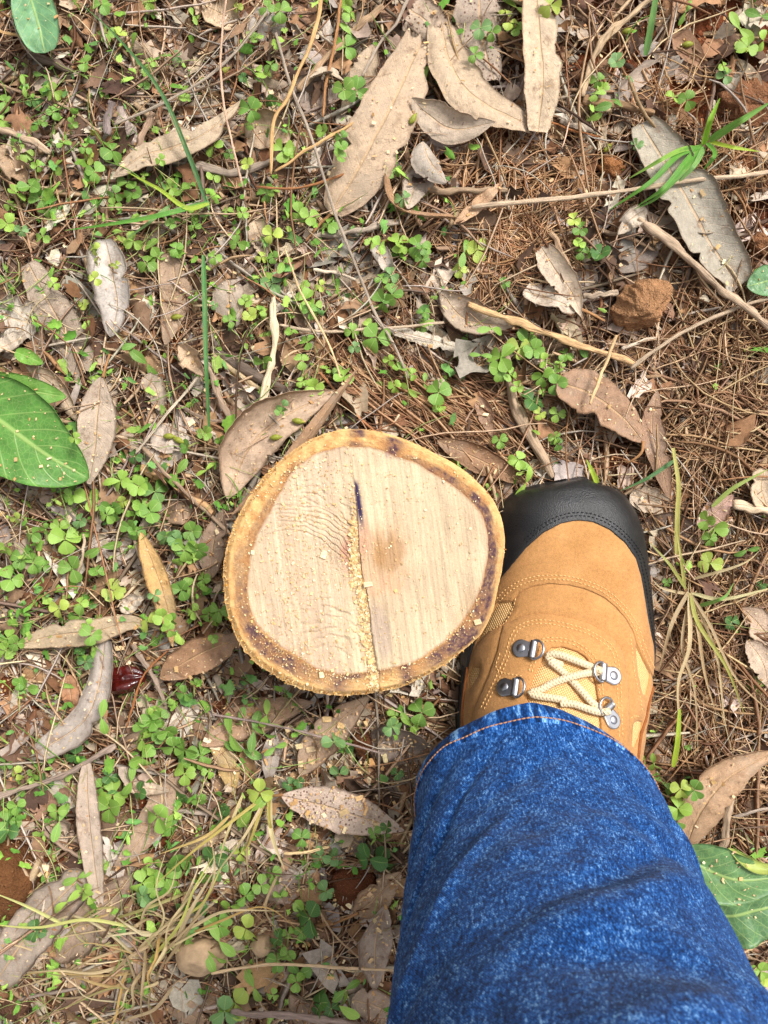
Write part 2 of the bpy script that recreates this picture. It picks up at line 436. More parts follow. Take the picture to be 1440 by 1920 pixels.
M = dict(soil=m_soil(), clod=m_clod(), litter=m_litter(), dry=m_dryleaf(), dryspeck=m_dryleaf('speckled_dry_leaf', 330.0),
         clover=m_green('clover_leaf', 7.0, 0.35), broad=m_green('broad_green_leaf', 6.0, 0.75, 0.22),
         stem=m_grass(), twig=m_twig(), wood=m_wood(), ibark=m_innerbark(),
         bark=m_simple('outer_bark', s2l(98, 80, 66), 0.9, 120, 0.4, 1.0, 0.1, dist=0.003),
         suede=m_suede(), rubber=m_rubber(),
         mesh=m_fabric('tan_mesh_fabric', s2l(214, 160, 96), s2l(240, 204, 148), 1000),
         lace=m_lace(), denim=m_denim('blue_denim'), hem=m_denim('roped_denim_hem', True),
         thread=m_simple('tan_thread', s2l(222, 178, 116), 0.7, 900), bthread=m_simple('black_thread', (0.006, 0.006, 0.008), 0.6, 900),
         othread=m_simple('orange_thread', s2l(176, 128, 94), 0.7, 900),
         metal=m_simple('gunmetal', s2l(178, 178, 182), 0.34, 200, 0.08, 0.05, 0.5, 1.0),
         edge=m_simple('raw_suede_edge', s2l(140, 84, 44), 0.95, 700),
         sole=m_simple('sole_rubber', (0.016, 0.016, 0.017), 0.45, 500, 0.3, 0.3, 0.5),
         skin=m_simple('skin', s2l(190, 140, 112), 0.6, 200, 0.1, 0.1),
         pod=m_simple('glossy_red_husk', s2l(70, 16, 12), 0.2, 160, 0.55, 0.5, 0.6, dist=0.0015),
         podtip=m_simple('husk_tip', s2l(190, 104, 60), 0.5, 300),
         bud=m_simple('yellow_green_bud', s2l(132, 136, 48), 0.5, 400, 0.3),
         stone=m_simple('dusty_stone', s2l(176, 148, 116), 0.85, 90, 0.3, 0.6, dist=0.002))

# ================================================================== the ground
def build_ground():
    dx = np.arange(-0.66, 0.6601, 0.003); dy = np.arange(-0.72, 0.7201, 0.003)
    far = np.array([0.80, 1.0, 1.3, 1.8, 2.6, 4, 7, 14, 30, 60])
    X = np.concatenate([-far[::-1], dx, far]); Y = np.concatenate([-far[::-1], dy, far])
    gx, gy = np.meshgrid(X, Y); Z = ground_z(gx, gy)
    V = np.stack([gx, gy, Z], -1).reshape(-1, 3); nx, ny = len(X), len(Y)
    i = np.arange(nx * ny).reshape(ny, nx)
    F = np.stack([i[:-1, :-1], i[:-1, 1:], i[1:, 1:], i[1:, :-1]], -1).reshape(-1, 4)
    o = obj('ground', mesh_from('ground', V, F), M['soil'])
    tag(o, kind='structure')
build_ground()

# ================================================================== the tree stump
def Zs(x, y): return (390 + x / 2.483, 780 + y / 2.483)
ST_Z = 0.100
ST_C = Zs(720, 680)
_out = [(640,58),(740,62),(850,85),(960,125),(1060,175),(1170,235),(1260,310),(1330,390),(1370,480),(1383,560),(1375,680),(1350,800),(1320,930),(1270,1020),(1190,1090),(1100,1160),(1000,1215),(900,1262),(800,1285),(660,1305),(540,1300),(430,1275),(330,1225),(240,1170),(160,1090),(110,990),(80,890),(68,780),(70,680),(90,580),(130,480),(180,390),(240,300),(320,220),(400,155),(490,100),(560,75)]
_inn = [(660,145),(780,150),(870,190),(1000,235),(1100,300),(1200,370),(1270,450),(1300,560),(1300,650),(1270,790),(1220,900),(1140,1000),(1060,1080),(970,1140),(890,1165),(780,1185),(700,1202),(600,1200),(500,1175),(400,1110),(300,1040),(220,960),(190,870),(185,760),(200,650),(240,530),(290,440),(340,340),(400,245),(480,190),(560,155)]
def polar(pts, ang):
    p = np.array(pts, float) - (720, 680); a = np.arctan2(-p[:, 1], p[:, 0]); r = np.hypot(p[:, 0], p[:, 1]); o = np.argsort(a); a = a[o]; r = r[o]
    a = np.concatenate([a - 2 * np.pi, a, a + 2 * np.pi]); r = np.tile(r, 3)
    v = np.interp(ang, a, r)
    for _ in range(3): v = (np.roll(v, 1) + v * 2 + np.roll(v, -1)) / 4
    return v
def st_world(zx, zy, h):       # zoomed drawing coordinates -> world, h above the cut plane
    d = CAM_H - ST_Z
    X = (390 + zx / 2.483 - 720) / FPX * d; Y = (960 - (780 + zy / 2.483)) / FPX * d
    return np.stack([X, Y, ST_Z + h], -1)
def smooth(x, a, b):
    t = np.clip((x - a) / (b - a), 0, 1); return t * t * (3 - 2 * t)
STEP = np.array([(640,40),(660,60),(664,140),(670,230),(682,330),(698,480),(702,600),(715,720),(745,850),(760,1000),(780,1130),(795,1200),(800,1310)], float)

def build_stump():
    c0 = st_world(np.array(720.), np.array(680.), np.array(0.)); base = Vector((c0[0], c0[1], 0))
    root = empty('tree_stump', base)
    tag(root, 'freshly sawn round tree stump with pale wood and orange bark rim beside the boot', 'stump')
    org = np.array(base)
    na, nr = 540, 190
    ang = np.linspace(-np.pi, np.pi, na, endpoint=False)
    ri = polar(_inn, ang); ro = polar(_out, ang)
    ri = ri + (fbm(np.cos(ang) * 9 + 20, np.sin(ang) * 9 + 20, 3, 2) - 0.5) * 14
    # --- wood face
    fr = np.linspace(0, 1, nr) ** 0.8
    rr = fr[None] * ri[:, None]
    zx = 720 + rr * np.cos(ang)[:, None]; zy = 680 - rr * np.sin(ang)[:, None]
    sx = np.interp(zy, STEP[:, 1], STEP[:, 0]) + (fbm(zy / 25, zy * 0, 3, 3) - 0.5) * 8
    dstep = zx - sx                                    # + to the right
    amt = smooth(zy, 120, 560) * 0.0018 + 0.0003
    h = smooth(dstep, -3, 4) * amt
    left = 1 - smooth(dstep, -10, 0)
    h = h - left * np.exp(-((dstep + 45) / 40) ** 2) * 0.0012 * smooth(zy, 350, 600)     # gutter beside the step
    # arcs left by the saw
    def arcs(cx, cy, r0, r1, n, a0, a1, amp, seed):
        q = np.hypot(zx - cx, (zy - cy)); th = np.degrees(np.arctan2(-(zy - cy), zx - cx))
        win = smooth(th, a0, a0 + 12) * (1 - smooth(th, a1 - 14, a1)) * smooth(q, r0, r0 + 12) * (1 - smooth(q, r1 - 12, r1))
        ph = (q - r0) / (r1 - r0) * n + fbm(zx / 60, zy / 60, 2, seed) * 1.2
        return win * (-(np.exp(-(((ph % 1) - 0.5) / 0.17) ** 2)) + 0.35 * np.exp(-(((ph % 1) - 0.75) / 0.15) ** 2)) * amp * smooth(fbm(zx / 60, zy / 60, 3, seed + 2), 0.25, 0.6) * 1.5
    h = h + left * (arcs(380, 820, 270, 430, 8, 10, 125, 0.00055, 5) + arcs(560, 1170, 60, 330, 6, 25, 165, 0.0004, 9)
                    + arcs(420, 620, 210, 330, 4, 0, 95, 0.0004, 12) + arcs(330, 700, 230, 340, 14, -25, 38, 0.0005, 15))
    h = h + (fbm(zx / 120, zy / 120, 3, 6) - 0.5) * 0.0016 + (fbm(zx / 9, zy / 26, 2, 21) - 0.5) * 0.00035
    P = st_world(zx, zy, h)
    # the wood's own colours: cream, with pith, pink and purple stains; the step's shade is painted in too
    n1 = fbm(zx / 90, zy / 160, 4, 30)[..., None]; n2 = fbm(zx / 22, zy / 60, 3, 33)[..., None]
    A = np.array
    col = A(s2l(190, 164, 134)) * (1 - n1) + A(s2l(216, 194, 160)) * n1
    pink = A(s2l(204, 174, 152)); w = (left * smooth(zx, 160, 330) * (1 - smooth(zx, 560, 700)) * 0.45)[..., None] * n2 * 1.5
    col = col * (1 - w) + pink * w
    def spot(cx, cy, rx, ry, c, a, rot=0.0):
        nonlocal col
        dx = zx - cx; dy = zy - cy; cr, sr = math.cos(rot), math.sin(rot)
        q = np.hypot((dx * cr + dy * sr) / rx, (-dx * sr + dy * cr) / ry) + (fbm(zx / 30, zy / 55, 3, 40) - 0.5) * 0.7
        m = ((1 - smooth(q, 0.45, 1.1)) * a)[..., None]; col = col * (1 - m) + A(c) * m
    spot(800, 650, 175, 215, s2l(198, 158, 122), 0.65); spot(840, 645, 80, 120, s2l(168, 130, 90), 0.7); spot(800, 640, 40, 60, s2l(176, 132, 84), 0.5)
    spot(830, 790, 120, 60, s2l(214, 165, 130), 0.6); spot(655, 650, 45, 110, s2l(176, 118, 100), 0.6); spot(700, 560, 60, 110, s2l(200, 150, 124), 0.5)
    spot(800, 1010, 60, 150, s2l(168, 146, 134), 0.55, -0.25); spot(1190, 900, 40, 120, s2l(200, 160, 120), 0.3, 0.4)
    blade = np.exp(-((dstep - 10 - (zy - 380) * 0.06) / 12) ** 2) * smooth(zy, 285, 330) * (1 - smooth(zy, 430, 560)) * smooth(dstep, -1, 2)
    m = np.clip(blade * 1.3, 0, 1)[..., None]; col = col * (1 - m) + A(s2l(58, 46, 78)) * m
    m = (np.exp(-((dstep - 2) / 3.0) ** 2) * 0.25 * smooth(zy, 60, 200))[..., None]; col = col * (1 - m) + A(s2l(120, 84, 66)) * m  # shadow line of the step, painted dark into the wood colour
    spot(865, 150, 50, 55, s2l(96, 64, 96), 0.6)
    # cambium edge a little darker
    m = smooth(fr, 0.975, 1.0)[None, :, None] * 0.5 * np.ones_like(n1); col = col * (1 - m) + A(s2l(150, 98, 58)) * m
    i = np.arange(na * nr).reshape(na, nr); j = np.roll(i, -1, 0)
    F = np.stack([i[:, :-1], i[:, 1:], j[:, 1:], j[:, :-1]], -1).reshape(-1, 4)
    obj('cut_wood_face', mesh_from('cut_wood_face', P.reshape(-1, 3) - org, F, {'Col': col.reshape(-1, 3)}), M['wood'], root)
    # --- bark ring: inner bark on top, rolling over to the outer side
    nb = 46; f = np.linspace(0, 1, nb)
    rag = (fbm(np.cos(ang) * 40 + 90, np.sin(ang) * 40 + 90, 3, 51) - 0.5)
    leftish = smooth(-np.cos(ang), -0.2, 0.8) * 1.0 + smooth(-np.sin(ang), 0.3, 0.9) * 0.8
    ro2 = ro + rag * (3 + 8 * leftish)
    rr = ri[:, None] * (1 - f) + ro2[:, None] * f
    zx = 720 + rr * np.cos(ang)[:, None]; zy = 680 - rr * np.sin(ang)[:, None]
    sxx = np.interp(zy, STEP[:, 1], STEP[:, 0]); dstep = zx - sxx
    h = smooth(dstep, -3, 4) * (smooth(zy, 120, 560) * 0.0018 + 0.0003)
    h = h - smooth(f, 0.72, 1.0)[None] * 0.0035 + (fbm(zx / 10, zy / 10, 3, 55) - 0.5) * 0.0009 * smooth(f, 0.0, 0.1)[None]
    hj = (fbm(zx / 120, zy / 120, 3, 6) - 0.5) * 0.0016; h = h + hj
    P = st_world(zx, zy, h)
    n1 = smooth(fbm(zx / 34, zy / 34, 4, 60), 0.2, 0.8)[..., None]; n2 = smooth(fbm(zx / 9, zy / 9, 3, 66), 0.2, 0.8)[..., None]
    col = A(s2l(194, 142, 88)) * (1 - n1) + A(s2l(226, 182, 122)) * n1
    brn = np.clip(smooth(fbm(zx / 20, zy / 20, 4, 63), 0.52, 0.7) * 0.22, 0, 1)[..., None]; col = col * (1 - brn) + A(s2l(150, 96, 58)) * brn
    w = smooth(f, 0.55, 0.95)[None, :, None] * 0.4 * np.ones_like(n1); col = col * (1 - w) + A(s2l(222, 184, 124)) * w
    pale = (smooth(zy, 1150, 1250) * 0.5)[..., None] * n2; col = col * (1 - pale) + A(s2l(226, 192, 140)) * pale
    deg = np.degrees(ang)[:, None] * np.ones_like(rr); pur = np.zeros_like(rr)
    def stain(a, wd, f0, f1, amt):
        nonlocal pur
        d = np.abs((deg - a + 180) % 360 - 180)
        pur = np.maximum(pur, amt * np.exp(-(d / wd) ** 2) * smooth(f[None], f0 - 0.12, f0 + 0.06) * (1 - smooth(f[None], f1 - 0.1, f1 + 0.12)))
    for s in ((75, 4.5, 0.0, 0.85, 1.0), (92, 3.5, 0.55, 1.0, 0.8), (93, 4, 0.0, 0.3, 0.7), (47, 9, 0.0, 0.4, 0.9), (27, 12, 0.05, 0.5, 0.9), (5, 9, 0.0, 0.45, 1.0),
              (-20, 11, 0.15, 0.8, 0.9), (-36, 9, 0.1, 0.9, 0.95), (-68, 4, 0.0, 0.9, 0.9), (-101, 5, 0.1, 0.8, 0.8), (-124, 10, 0.15, 0.5, 0.8), (-143, 14, 0.1, 0.55, 0.9),
              (-165, 14, 0.0, 0.5, 0.55), (128, 7, 0.0, 0.3, 0.55), (180, 10, 0.0, 0.6, 0.4), (-5, 30, 0.0, 0.3, 0.55), (-150, 30, 0.08, 0.5, 0.6), (40, 22, 0.0, 0.25, 0.6), (-45, 16, 0.1, 0.75, 0.8), (15, 30, 0.0, 0.36, 0.8), (-12, 22, 0.05, 0.6, 0.75), (55, 16, 0.0, 0.3, 0.7), (-135, 28, 0.1, 0.6, 0.8), (-95, 26, 0.0, 0.25, 0.6), (160, 30, 0.0, 0.3, 0.45)): stain(*s)
    m = np.clip(pur[..., None] * (0.6 + 0.9 * n1), 0, 0.92) * np.clip(0.7 + 0.5 * n2, 0, 1); col = col * (1 - m) + A(s2l(70, 46, 66)) * m
    bro = np.clip((1 - smooth(f, 0.0, 0.16))[None, :, None] * (0.2 + 0.7 * n2) * np.ones_like(n1), 0, 0.8) ; col = col * (1 - bro * 0.6) + A(s2l(128, 76, 44)) * bro * 0.6
    i = np.arange(na * nb).reshape(na, nb); j = np.roll(i, -1, 0)
    F = np.stack([i[:, :-1], i[:, 1:], j[:, 1:], j[:, :-1]], -1).reshape(-1, 4)
    obj('bark_ring', mesh_from('bark_ring', P.reshape(-1, 3) - org, F, {'Col': col.reshape(-1, 3)}), M['ibark'], root)
    # --- outer bark, down into the soil
    top = P[:, -1]; ns = 26; s = np.linspace(0, 1, ns)
    cen = np.array([c0[0], c0[1]])
    dirv = (top[:, :2] - cen); Ln = np.linalg.norm(dirv, axis=1)
    z = top[:, 2][:, None] * (1 - s) + (-0.012) * s
    ridge = (fbm(np.cos(ang)[:, None] * 14 + 30, np.sin(ang)[:, None] * 14 + 30 + s * 2, 4, 70) - 0.5) * 0.010 * smooth(s, 0, 0.15)
    k = 1 - 0.035 * smooth(s, 0.0, 0.3) + 0.06 * s ** 3
    PP = np.concatenate([(cen + dirv[:, None] * (k + ridge / Ln[:, None])[..., None]), z[..., None]], -1)
    i = np.arange(na * ns).reshape(na, ns); j = np.roll(i, -1, 0)
    F = np.stack([i[:, :-1], i[:, 1:], j[:, 1:], j[:, :-1]], -1).reshape(-1, 4)
    obj('outer_bark', mesh_from('outer_bark', PP.reshape(-1, 3) - org, F), M['bark'], root)
    # --- torn fibres fringing the bark
    nf = 650; a = rng.uniform(-np.pi, np.pi, nf)
    lw = smooth(-np.cos(a), -0.3, 0.9) * 0.7 + smooth(-np.sin(a), 0.4, 0.95) * 0.7 + 0.04
    keep = rng.random(nf) < lw; a = a[keep]; nf = len(a)
    k = ((a + np.pi) / (2 * np.pi) * na).astype(int) % na
    fpos = rng.uniform(0.45, 1.0, nf) ** 0.35
    b = P[k, (fpos * (nb - 1)).astype(int)]
    L = rng.uniform(0.0008, 0.0026, nf); th = a + rng.normal(0, 0.7, nf)
    d = np.stack([np.cos(th), np.sin(th), rng.uniform(-0.3, 0.35, nf)], 1) * L[:, None]
    sd = np.stack([-np.sin(th), np.cos(th), 0 * th], 1) * rng.uniform(0.00018, 0.0005, nf)[:, None]
    up = np.array([0, 0, 0.0003])
    V = np.stack([b - sd - up, b + sd - up, b + d * 0.6 + sd * 0.8 + up, b + d + up * 0, b + d * 0.6 - sd * 0.8 + up, b + up * 2], 1).reshape(-1, 3)
    q = np.arange(nf)[:, None] * 6
    F = np.concatenate([q + np.array([[0, 1, 2]]), q + np.array([[0, 2, 4]]), q + np.array([[4, 2, 3]]), q + np.array([[0, 4, 5]]), q + np.array([[1, 5, 2]]), q + np.array([[5, 4, 2]])])
    c = np.array([s2l(224, 176, 100), s2l(200, 146, 70), s2l(236, 204, 146), s2l(170, 112, 56)])[rng.integers(0, 4, nf)]
    o = obj('torn_bark_fibres', mesh_from('torn_bark_fibres', V - org, F, {'Col': np.repeat(c, 6, 0)}, False), M['litter'], root)
    o['kind'] = 'stuff'
    return P
ST_RING = build_stump()

# ================================================================== the hiking boot
def Zb(x, y): return (850 + x / 3.4275, 880 + y / 3.4275)
def build_boot():
    DEF = 0.655      # reference distance for the outline at mid height of the rand
    tip = W(1098, 900, 0.03)
    # outlines, photo pixels by row
    Lp = np.array([(905,1085),(908,1050),(915,1010),(925,985),(940,965),(965,951),(1000,938),(1050,925),(1110,914),(1170,896),(1230,880),(1290,871),(1345,866),(1420,868),(1500,880),(1580,905),(1640,945),(1668,985)], float)
    Rp = np.array([(905,1112),(908,1132),(915,1152),(925,1165),(940,1181),(965,1197),(1000,1210),(1050,1220),(1110,1226),(1170,1231),(1230,1234),(1290,1230),(1345,1221),(1420,1205),(1500,1188),(1580,1160),(1640,1110),(1668,1060)], float)
    y0, y1 = 901.0, 1674.0
    nt, na = 420, 300
    # rows: fine near the toe
    tt = np.linspace(0, 1, nt); rows = y0 + (y1 - y0) * (0.5 * tt ** 2.2 + 0.5 * tt)
    xl = np.interp(rows, Lp[:, 0], Lp[:, 1]); xr = np.interp(rows, Rp[:, 0], Rp[:, 1])
    toe = np.sqrt(np.clip((rows - y0) / 26.0, 0, 1)); heel = np.sqrt(np.clip((y1 - rows) / 40.0, 0, 1))
    def sm(v, n=10):
        for _ in range(n): v = np.concatenate([[v[0]], (v[:-2] + 2 * v[1:-1] + v[2:]) / 4, [v[-1]]])
        return v
    xl, xr = sm(xl), sm(xr)
    mid = (xl + xr) / 2; hw = (xr - xl) / 2 * np.minimum(toe, heel)
    cx = (mid - 720) / FPX * DEF; hw = hw / FPX * DEF; Y = (960 - rows) / FPX * DEF
    Hk = np.array([(901,0.030),(908,0.040),(920,0.046),(945,0.052),(985,0.057),(1040,0.061),(1085,0.0625),(1120,0.064),(1170,0.070),(1230,0.080),(1290,0.092),(1345,0.104),(1420,0.118),(1500,0.126),(1580,0.120),(1640,0.110),(1674,0.085)])
    hh = sm(np.interp(rows, Hk[:, 0], Hk[:, 1]), 30)
    th = np.linspace(0, np.pi, na)
    n1 = np.interp(rows, [900, 1000, 1150, 1400], [2.7, 2.6, 2.25, 2.0])[:, None]
    ct, st = np.cos(th)[None], np.sin(th)[None]
    ex = np.sign(ct) * np.abs(ct) ** (2 / n1); ez = np.abs(st) ** (2 / n1)
    X = cx[:, None] + hw[:, None] * ex; Z = 0.006 + (hh[:, None] - 0.006) * ez
    # the instep ridge leans a little towards the big toe side
    X = X - (ez ** 2) * np.interp(rows, [950, 1200, 1400], [0.0, 0.004, 0.010])[:, None]
    YY = Y[:, None] + 0 * X
    # rear half: let upper part of sections lean forward into the shaft
    P = np.stack([X, YY, Z], -1)
    def normals(P):
        du = np.gradient(P, axis=0); dv = np.gradient(P, axis=1); n = np.cross(dv, du)
        n /= np.linalg.norm(n, axis=-1)[..., None] + 1e-12
        c = np.stack([cx, Y, 0.02 + 0 * Y], -1)[:, None]; s = np.sign(np.sum(n * (P - c), -1)); s[s == 0] = 1
        return n * s[..., None]
    N = normals(P); N[0] = (0, 0.8, 0.6); N[-1] = (0, -1, 0)
    # ---- panels by outlines on the upper
    def poly(pts): return np.array([Zb(*p) for p in pts])
    CAP = poly([(-400,1900),(300,720),(390,610),(480,500),(580,410),(690,352),(790,332),(890,342),(990,387),(1090,472),(1160,575),(1193,690),(1212,800),(1235,950),(1262,1090),(1292,1200),(1322,1300),(1420,1320),(1500,600),(1300,-200),(500,-200),(-400,300)])
    VAMP = poly([(-50,1100),(180,1010),(250,880),(300,850),(380,845),(430,790),(500,755),(600,735),(730,740),(850,770),(960,820),(1040,890),(1100,960),(1150,1050),(1172,1130),(1210,1220),(1260,1310),(1300,1400),(1420,1420),(1500,600),(1300,-200),(500,-200),(-300,400)])
    EYE = poly([(330,1000),(380,985),(420,958),(480,940),(550,930),(640,938),(760,962),(880,1000),(980,1058),(1048,1120),(1085,1200),(1102,1300),(1115,1450),(1120,1700),(1120,2100),(60,2100),(140,1560),(230,1350),(290,1180),(318,1050)])
    TON = poly([(556,1262),(585,1190),(625,1150),(700,1143),(790,1170),(850,1210),(890,1290),(915,1400),(940,1600),(960,2150),(430,2150),(462,1600),(480,1430),(520,1320)])
    LM = poly([(150,1130),(225,960),(290,860),(385,850),(392,885),(330,985),(250,1030)])
    LM2 = poly([(100,1330),(130,1265),(180,1275),(170,1330),(110,1420)])
    RM = poly([(1165,1130),(1212,1220),(1258,1315),(1250,1380),(1232,1460),(1205,1440),(1178,1300)])
    RM2 = poly([(1148,1640),(1170,1615),(1205,1620),(1200,1680),(1160,1790),(1140,1780)])
    MID = poly([(385,850),(430,790),(500,755),(600,735),(730,740),(850,770),(960,820),(1040,890),(1100,960),(1150,1050),(1172,1130),(1190,1320),(1225,1450),(1235,1600),(1200,2100),(1000,2100),(1000,1100),(600,1000),(320,1000)])
    def inside(pg, Q):
        x, y = Q[..., 0], Q[..., 1]; r = np.zeros(x.shape, bool); n = len(pg)
        for i in range(n):
            xa, ya = pg[i]; xb, yb = pg[(i + 1) % n]
            c = (ya > y) != (yb > y); r ^= c & (x < (xb - xa) * (y - ya) / (yb - ya + 1e-12) + xa)
        return r
    Q = to_px(P)
    fc = 0.25 * (Q[:-1, :-1] + Q[1:, :-1] + Q[:-1, 1:] + Q[1:, 1:]); fz = 0.25 * (Z[:-1, :-1] + Z[1:, :-1] + Z[:-1, 1:] + Z[1:, 1:])
    frow = 0.5 * (rows[:-1] + rows[1:])[:, None] + 0 * fz
    lab = np.full(fc.shape[:2], 6)                              # quarter
    lab[inside(MID, fc)] = 2
    lab[inside(LM, fc)] = 5; lab[inside(RM, fc)] = 8; lab[inside(LM2, fc)] = 9; lab[inside(RM2, fc)] = 10
    ey = inside(EYE, fc); lab[ey & (fz > 0.045)] = 3
    lab[inside(TON, fc) & (fz > 0.05)] = 4
    lab[inside(VAMP, fc) & ~inside(LM, fc) & (frow < 1300)] = 1
    cap = inside(CAP, fc); lab[cap & (frow < 1262)] = 0
    lab[(frow < 1262) & (fz < 0.030) & (frow < 1255)] = 0       # the rand wraps the sides low down
    lab[(frow >= 1255) & (fz < 0.024)] = 7
    offs = {0: 0.0024, 1: 0.0016, 2: 0.0006, 3: 0.0018, 4: -0.0006, 5: -0.0002, 6: 0.0008, 7: 0.0022, 8: -0.0002, 9: -0.0002, 10: -0.0002}
    names = {0: ('toe_cap', 'rubber'), 1: ('vamp', 'suede'), 2: ('instep_panel', 'suede'), 3: ('eyelet_panel', 'suede'), 4: ('tongue', 'mesh'), 5: ('side_mesh', 'mesh'), 6: ('quarter_panel', 'suede'), 7: ('rear_rand', 'rubber'), 8: ('side_mesh', 'mesh'), 9: ('side_mesh', 'mesh'), 10: ('side_mesh', 'mesh')}
    rank = {5: 0, 8: 0, 9: 0, 10: 0, 4: 1, 2: 2, 6: 3, 1: 5, 3: 4, 0: 7, 7: 6}
    base = Vector((float(cx[200]), float(Y[200]), 0)); org = np.array(base)
    root = empty('hiking_boot', base)
    tag(root, 'tan suede hiking boot with black toe cap and cream laces beside the stump', 'boot')
    # puffiness of the padded panels
    ii = np.arange(nt * na).reshape(nt, na)
    allV, allF = [], []
    def dil(mk, n):
        for _ in range(n):
            q = mk.copy(); q[1:] |= mk[:-1]; q[:-1] |= mk[1:]; q[:, 1:] |= mk[:, :-1]; q[:, :-1] |= mk[:, 1:]; mk = q
        return mk
    def dist_in(mk, n=14):                                       # how deep inside the panel, in cells
        d = np.zeros(mk.shape); cur = mk.copy()
        for _ in range(n):
            d += cur; e = cur.copy(); e[1:] &= cur[:-1]; e[:-1] &= cur[1:]; e[:, 1:] &= cur[:, :-1]; e[:, :-1] &= cur[:, 1:]; cur = e
        return d
    for k in (5, 8, 9, 10, 4, 2, 6, 3, 1, 7, 0):
        mk = lab == k
        if not mk.any(): continue
        higher = np.isin(lab, [q for q in rank if rank[q] > rank[k]])
        big = mk | (dil(mk, 5) & higher)
        # vertex positions
        vd = np.zeros((nt, na)); dd = dist_in(mk)
        vd[:-1, :-1] = np.maximum(vd[:-1, :-1], dd); vd[1:, 1:] = np.maximum(vd[1:, 1:], dd)
        puff = np.minimum(vd / 12, 1.0); puff = puff * (2 - puff)
        pf = {0: 0.0006, 1: 0.0009, 2: 0.0016, 3: 0.0008, 4: 0.0020, 5: 0.0006, 6: 0.0012, 7: 0.0, 8: 0.0006, 9: 0.0006, 10: 0.0006}[k]
        V = P + N * (offs[k] + pf * puff)[..., None]
        if k == 0:      # raised lip along the welt
            V = V + N * (np.exp(-((Z - 0.015) / 0.006) ** 2) * 0.0018)[..., None]
        V = V.copy()
        fi = np.argwhere(big); F = np.stack([ii[fi[:, 0], fi[:, 1]], ii[fi[:, 0] + 1, fi[:, 1]], ii[fi[:, 0] + 1, fi[:, 1] + 1], ii[fi[:, 0], fi[:, 1] + 1]], 1)
        VV = V.reshape(-1, 3)
        # border edges
        E = np.concatenate([F[:, [0, 1]], F[:, [1, 2]], F[:, [2, 3]], F[:, [3, 0]]]); Es = np.sort(E, 1)
        key = Es[:, 0].astype(np.int64) * 10 ** 7 + Es[:, 1]; u, ix, cnt = np.unique(key, return_index=True, return_counts=True)
        B = E[ix[cnt == 1]]
        nb = {}
        for a, b in B: nb.setdefault(a, []).append(b); nb.setdefault(b, []).append(a)
        bi = np.array(sorted(nb)); 
        two = np.array([v for v in bi if len(nb[v]) == 2])
        if len(two):
            n0 = np.array([nb[v][0] for v in two]); n1_ = np.array([nb[v][1] for v in two])
            for _ in range(8): VV[two] = 0.5 * VV[two] + 0.25 * (VV[n0] + VV[n1_])
        # skirt
        NN = N.reshape(-1, 3); sk = VV[bi] - NN[bi] * 0.0030; mp = {v: nt * na + q for q, v in enumerate(bi)}
        SF = np.array([(a, mp[a], mp[b], b) for a, b in B]); 
        AV = np.concatenate([VV, sk]); AF = np.concatenate([F, SF])
        used = np.unique(AF); re = np.full(len(AV), -1); re[used] = np.arange(len(used))
        me = mesh_from(names[k][0], AV[used] - org, re[AF])
        obj(names[k][0], me, M[names[k][1]], root)
        n = sum(map(len, allV)); allV.append(AV[used]); allF.append(re[F] + n)
    # rubber welt that runs round the toe
    sel = rows < 1262; wl = np.stack([cx - hw - 0.0012, Y], 1)[sel]; wr = np.stack([cx + hw + 0.0012, Y], 1)[sel]
    ring = np.concatenate([wl[::-1][:-2], wr[2:]]); ring = spline(ring[::5], 220); C = np.c_[ring, np.full(len(ring), 0.019)]
    V, F, A_ = tube(C, 0.0020, 10, 1.6); g = Geo(); g.add(V, F, A_); obj('welt', g.mesh('welt', org), M['sole'], root)
    # sole slab under everything
    sl = np.concatenate([np.stack([cx - hw * 1.03 - 0.001, Y], 1), np.stack([cx + hw * 1.03 + 0.001, Y], 1)[::-1]])[::6]
    m = len(sl); V = np.concatenate([np.c_[sl, np.full(m, -0.004)], np.c_[sl, np.full(m, 0.011)], np.c_[sl * 0.985 + np.array([cx.mean(), Y.mean()]) * 0.015, np.full(m, 0.013)]])
    F = []
    for lay in (0, 1):
        for i in range(m): j = (i + 1) % m; F.append((lay * m + i, lay * m + j, lay * m + m + j, lay * m + m + i))
    F.append(tuple(range(m))[::-1]); F.append(tuple(range(2 * m, 3 * m)))
    obj('sole', mesh_from('sole', V - org, F, None, False), M['sole'], root)
    AV = np.concatenate(allV); AF = np.concatenate(allF)
    bvh = BVHTree.FromPolygons([tuple(v) for v in AV], [tuple(map(int, f)) for f in AF])
    camp = Vector((0, 0, CAM_H))
    def hit(px, py):
        d = Vector(((px - 720) / FPX, (960 - py) / FPX, -1)).normalized()
        loc, nrm, idx, ds = bvh.ray_cast(camp, d)
        if loc is None: return None, None
        if nrm.z < 0: nrm = -nrm
        return loc, nrm
    # ---- stitching
    def stitch(pts, mat, r=0.00042, dash=0.0021, gap=0.0011, sink=0.0):
        px = spline([Zb(*p) for p in pts], 160); H = [hit(*p) for p in px]; H = [(l, n) for l, n in H if l is not None]
        if len(H) < 4: return
        C = np.array([l + n * (r * 0.45 - sink) for l, n in H]); s = np.concatenate([[0], np.cumsum(np.linalg.norm(np.diff(C, axis=0), axis=1))])
        g = Geo(); q = 0.0
        while q + dash < s[-1]:
            qq = np.linspace(q, q + dash, 5); c = np.stack([np.interp(qq, s, C[:, k]) for k in range(3)], 1)
            c[:, 2] += np.array([-0.0004, 0.0, 0.0001, 0.0, -0.0004])
            V, F, A = tube(c, r * np.array([0.55, 1, 1.1, 1, 0.55]), 5); g.add(V, F, A); q += dash + gap
        o = obj('stitching', g.mesh('stitching', org), mat, root); o['kind'] = 'stuff'
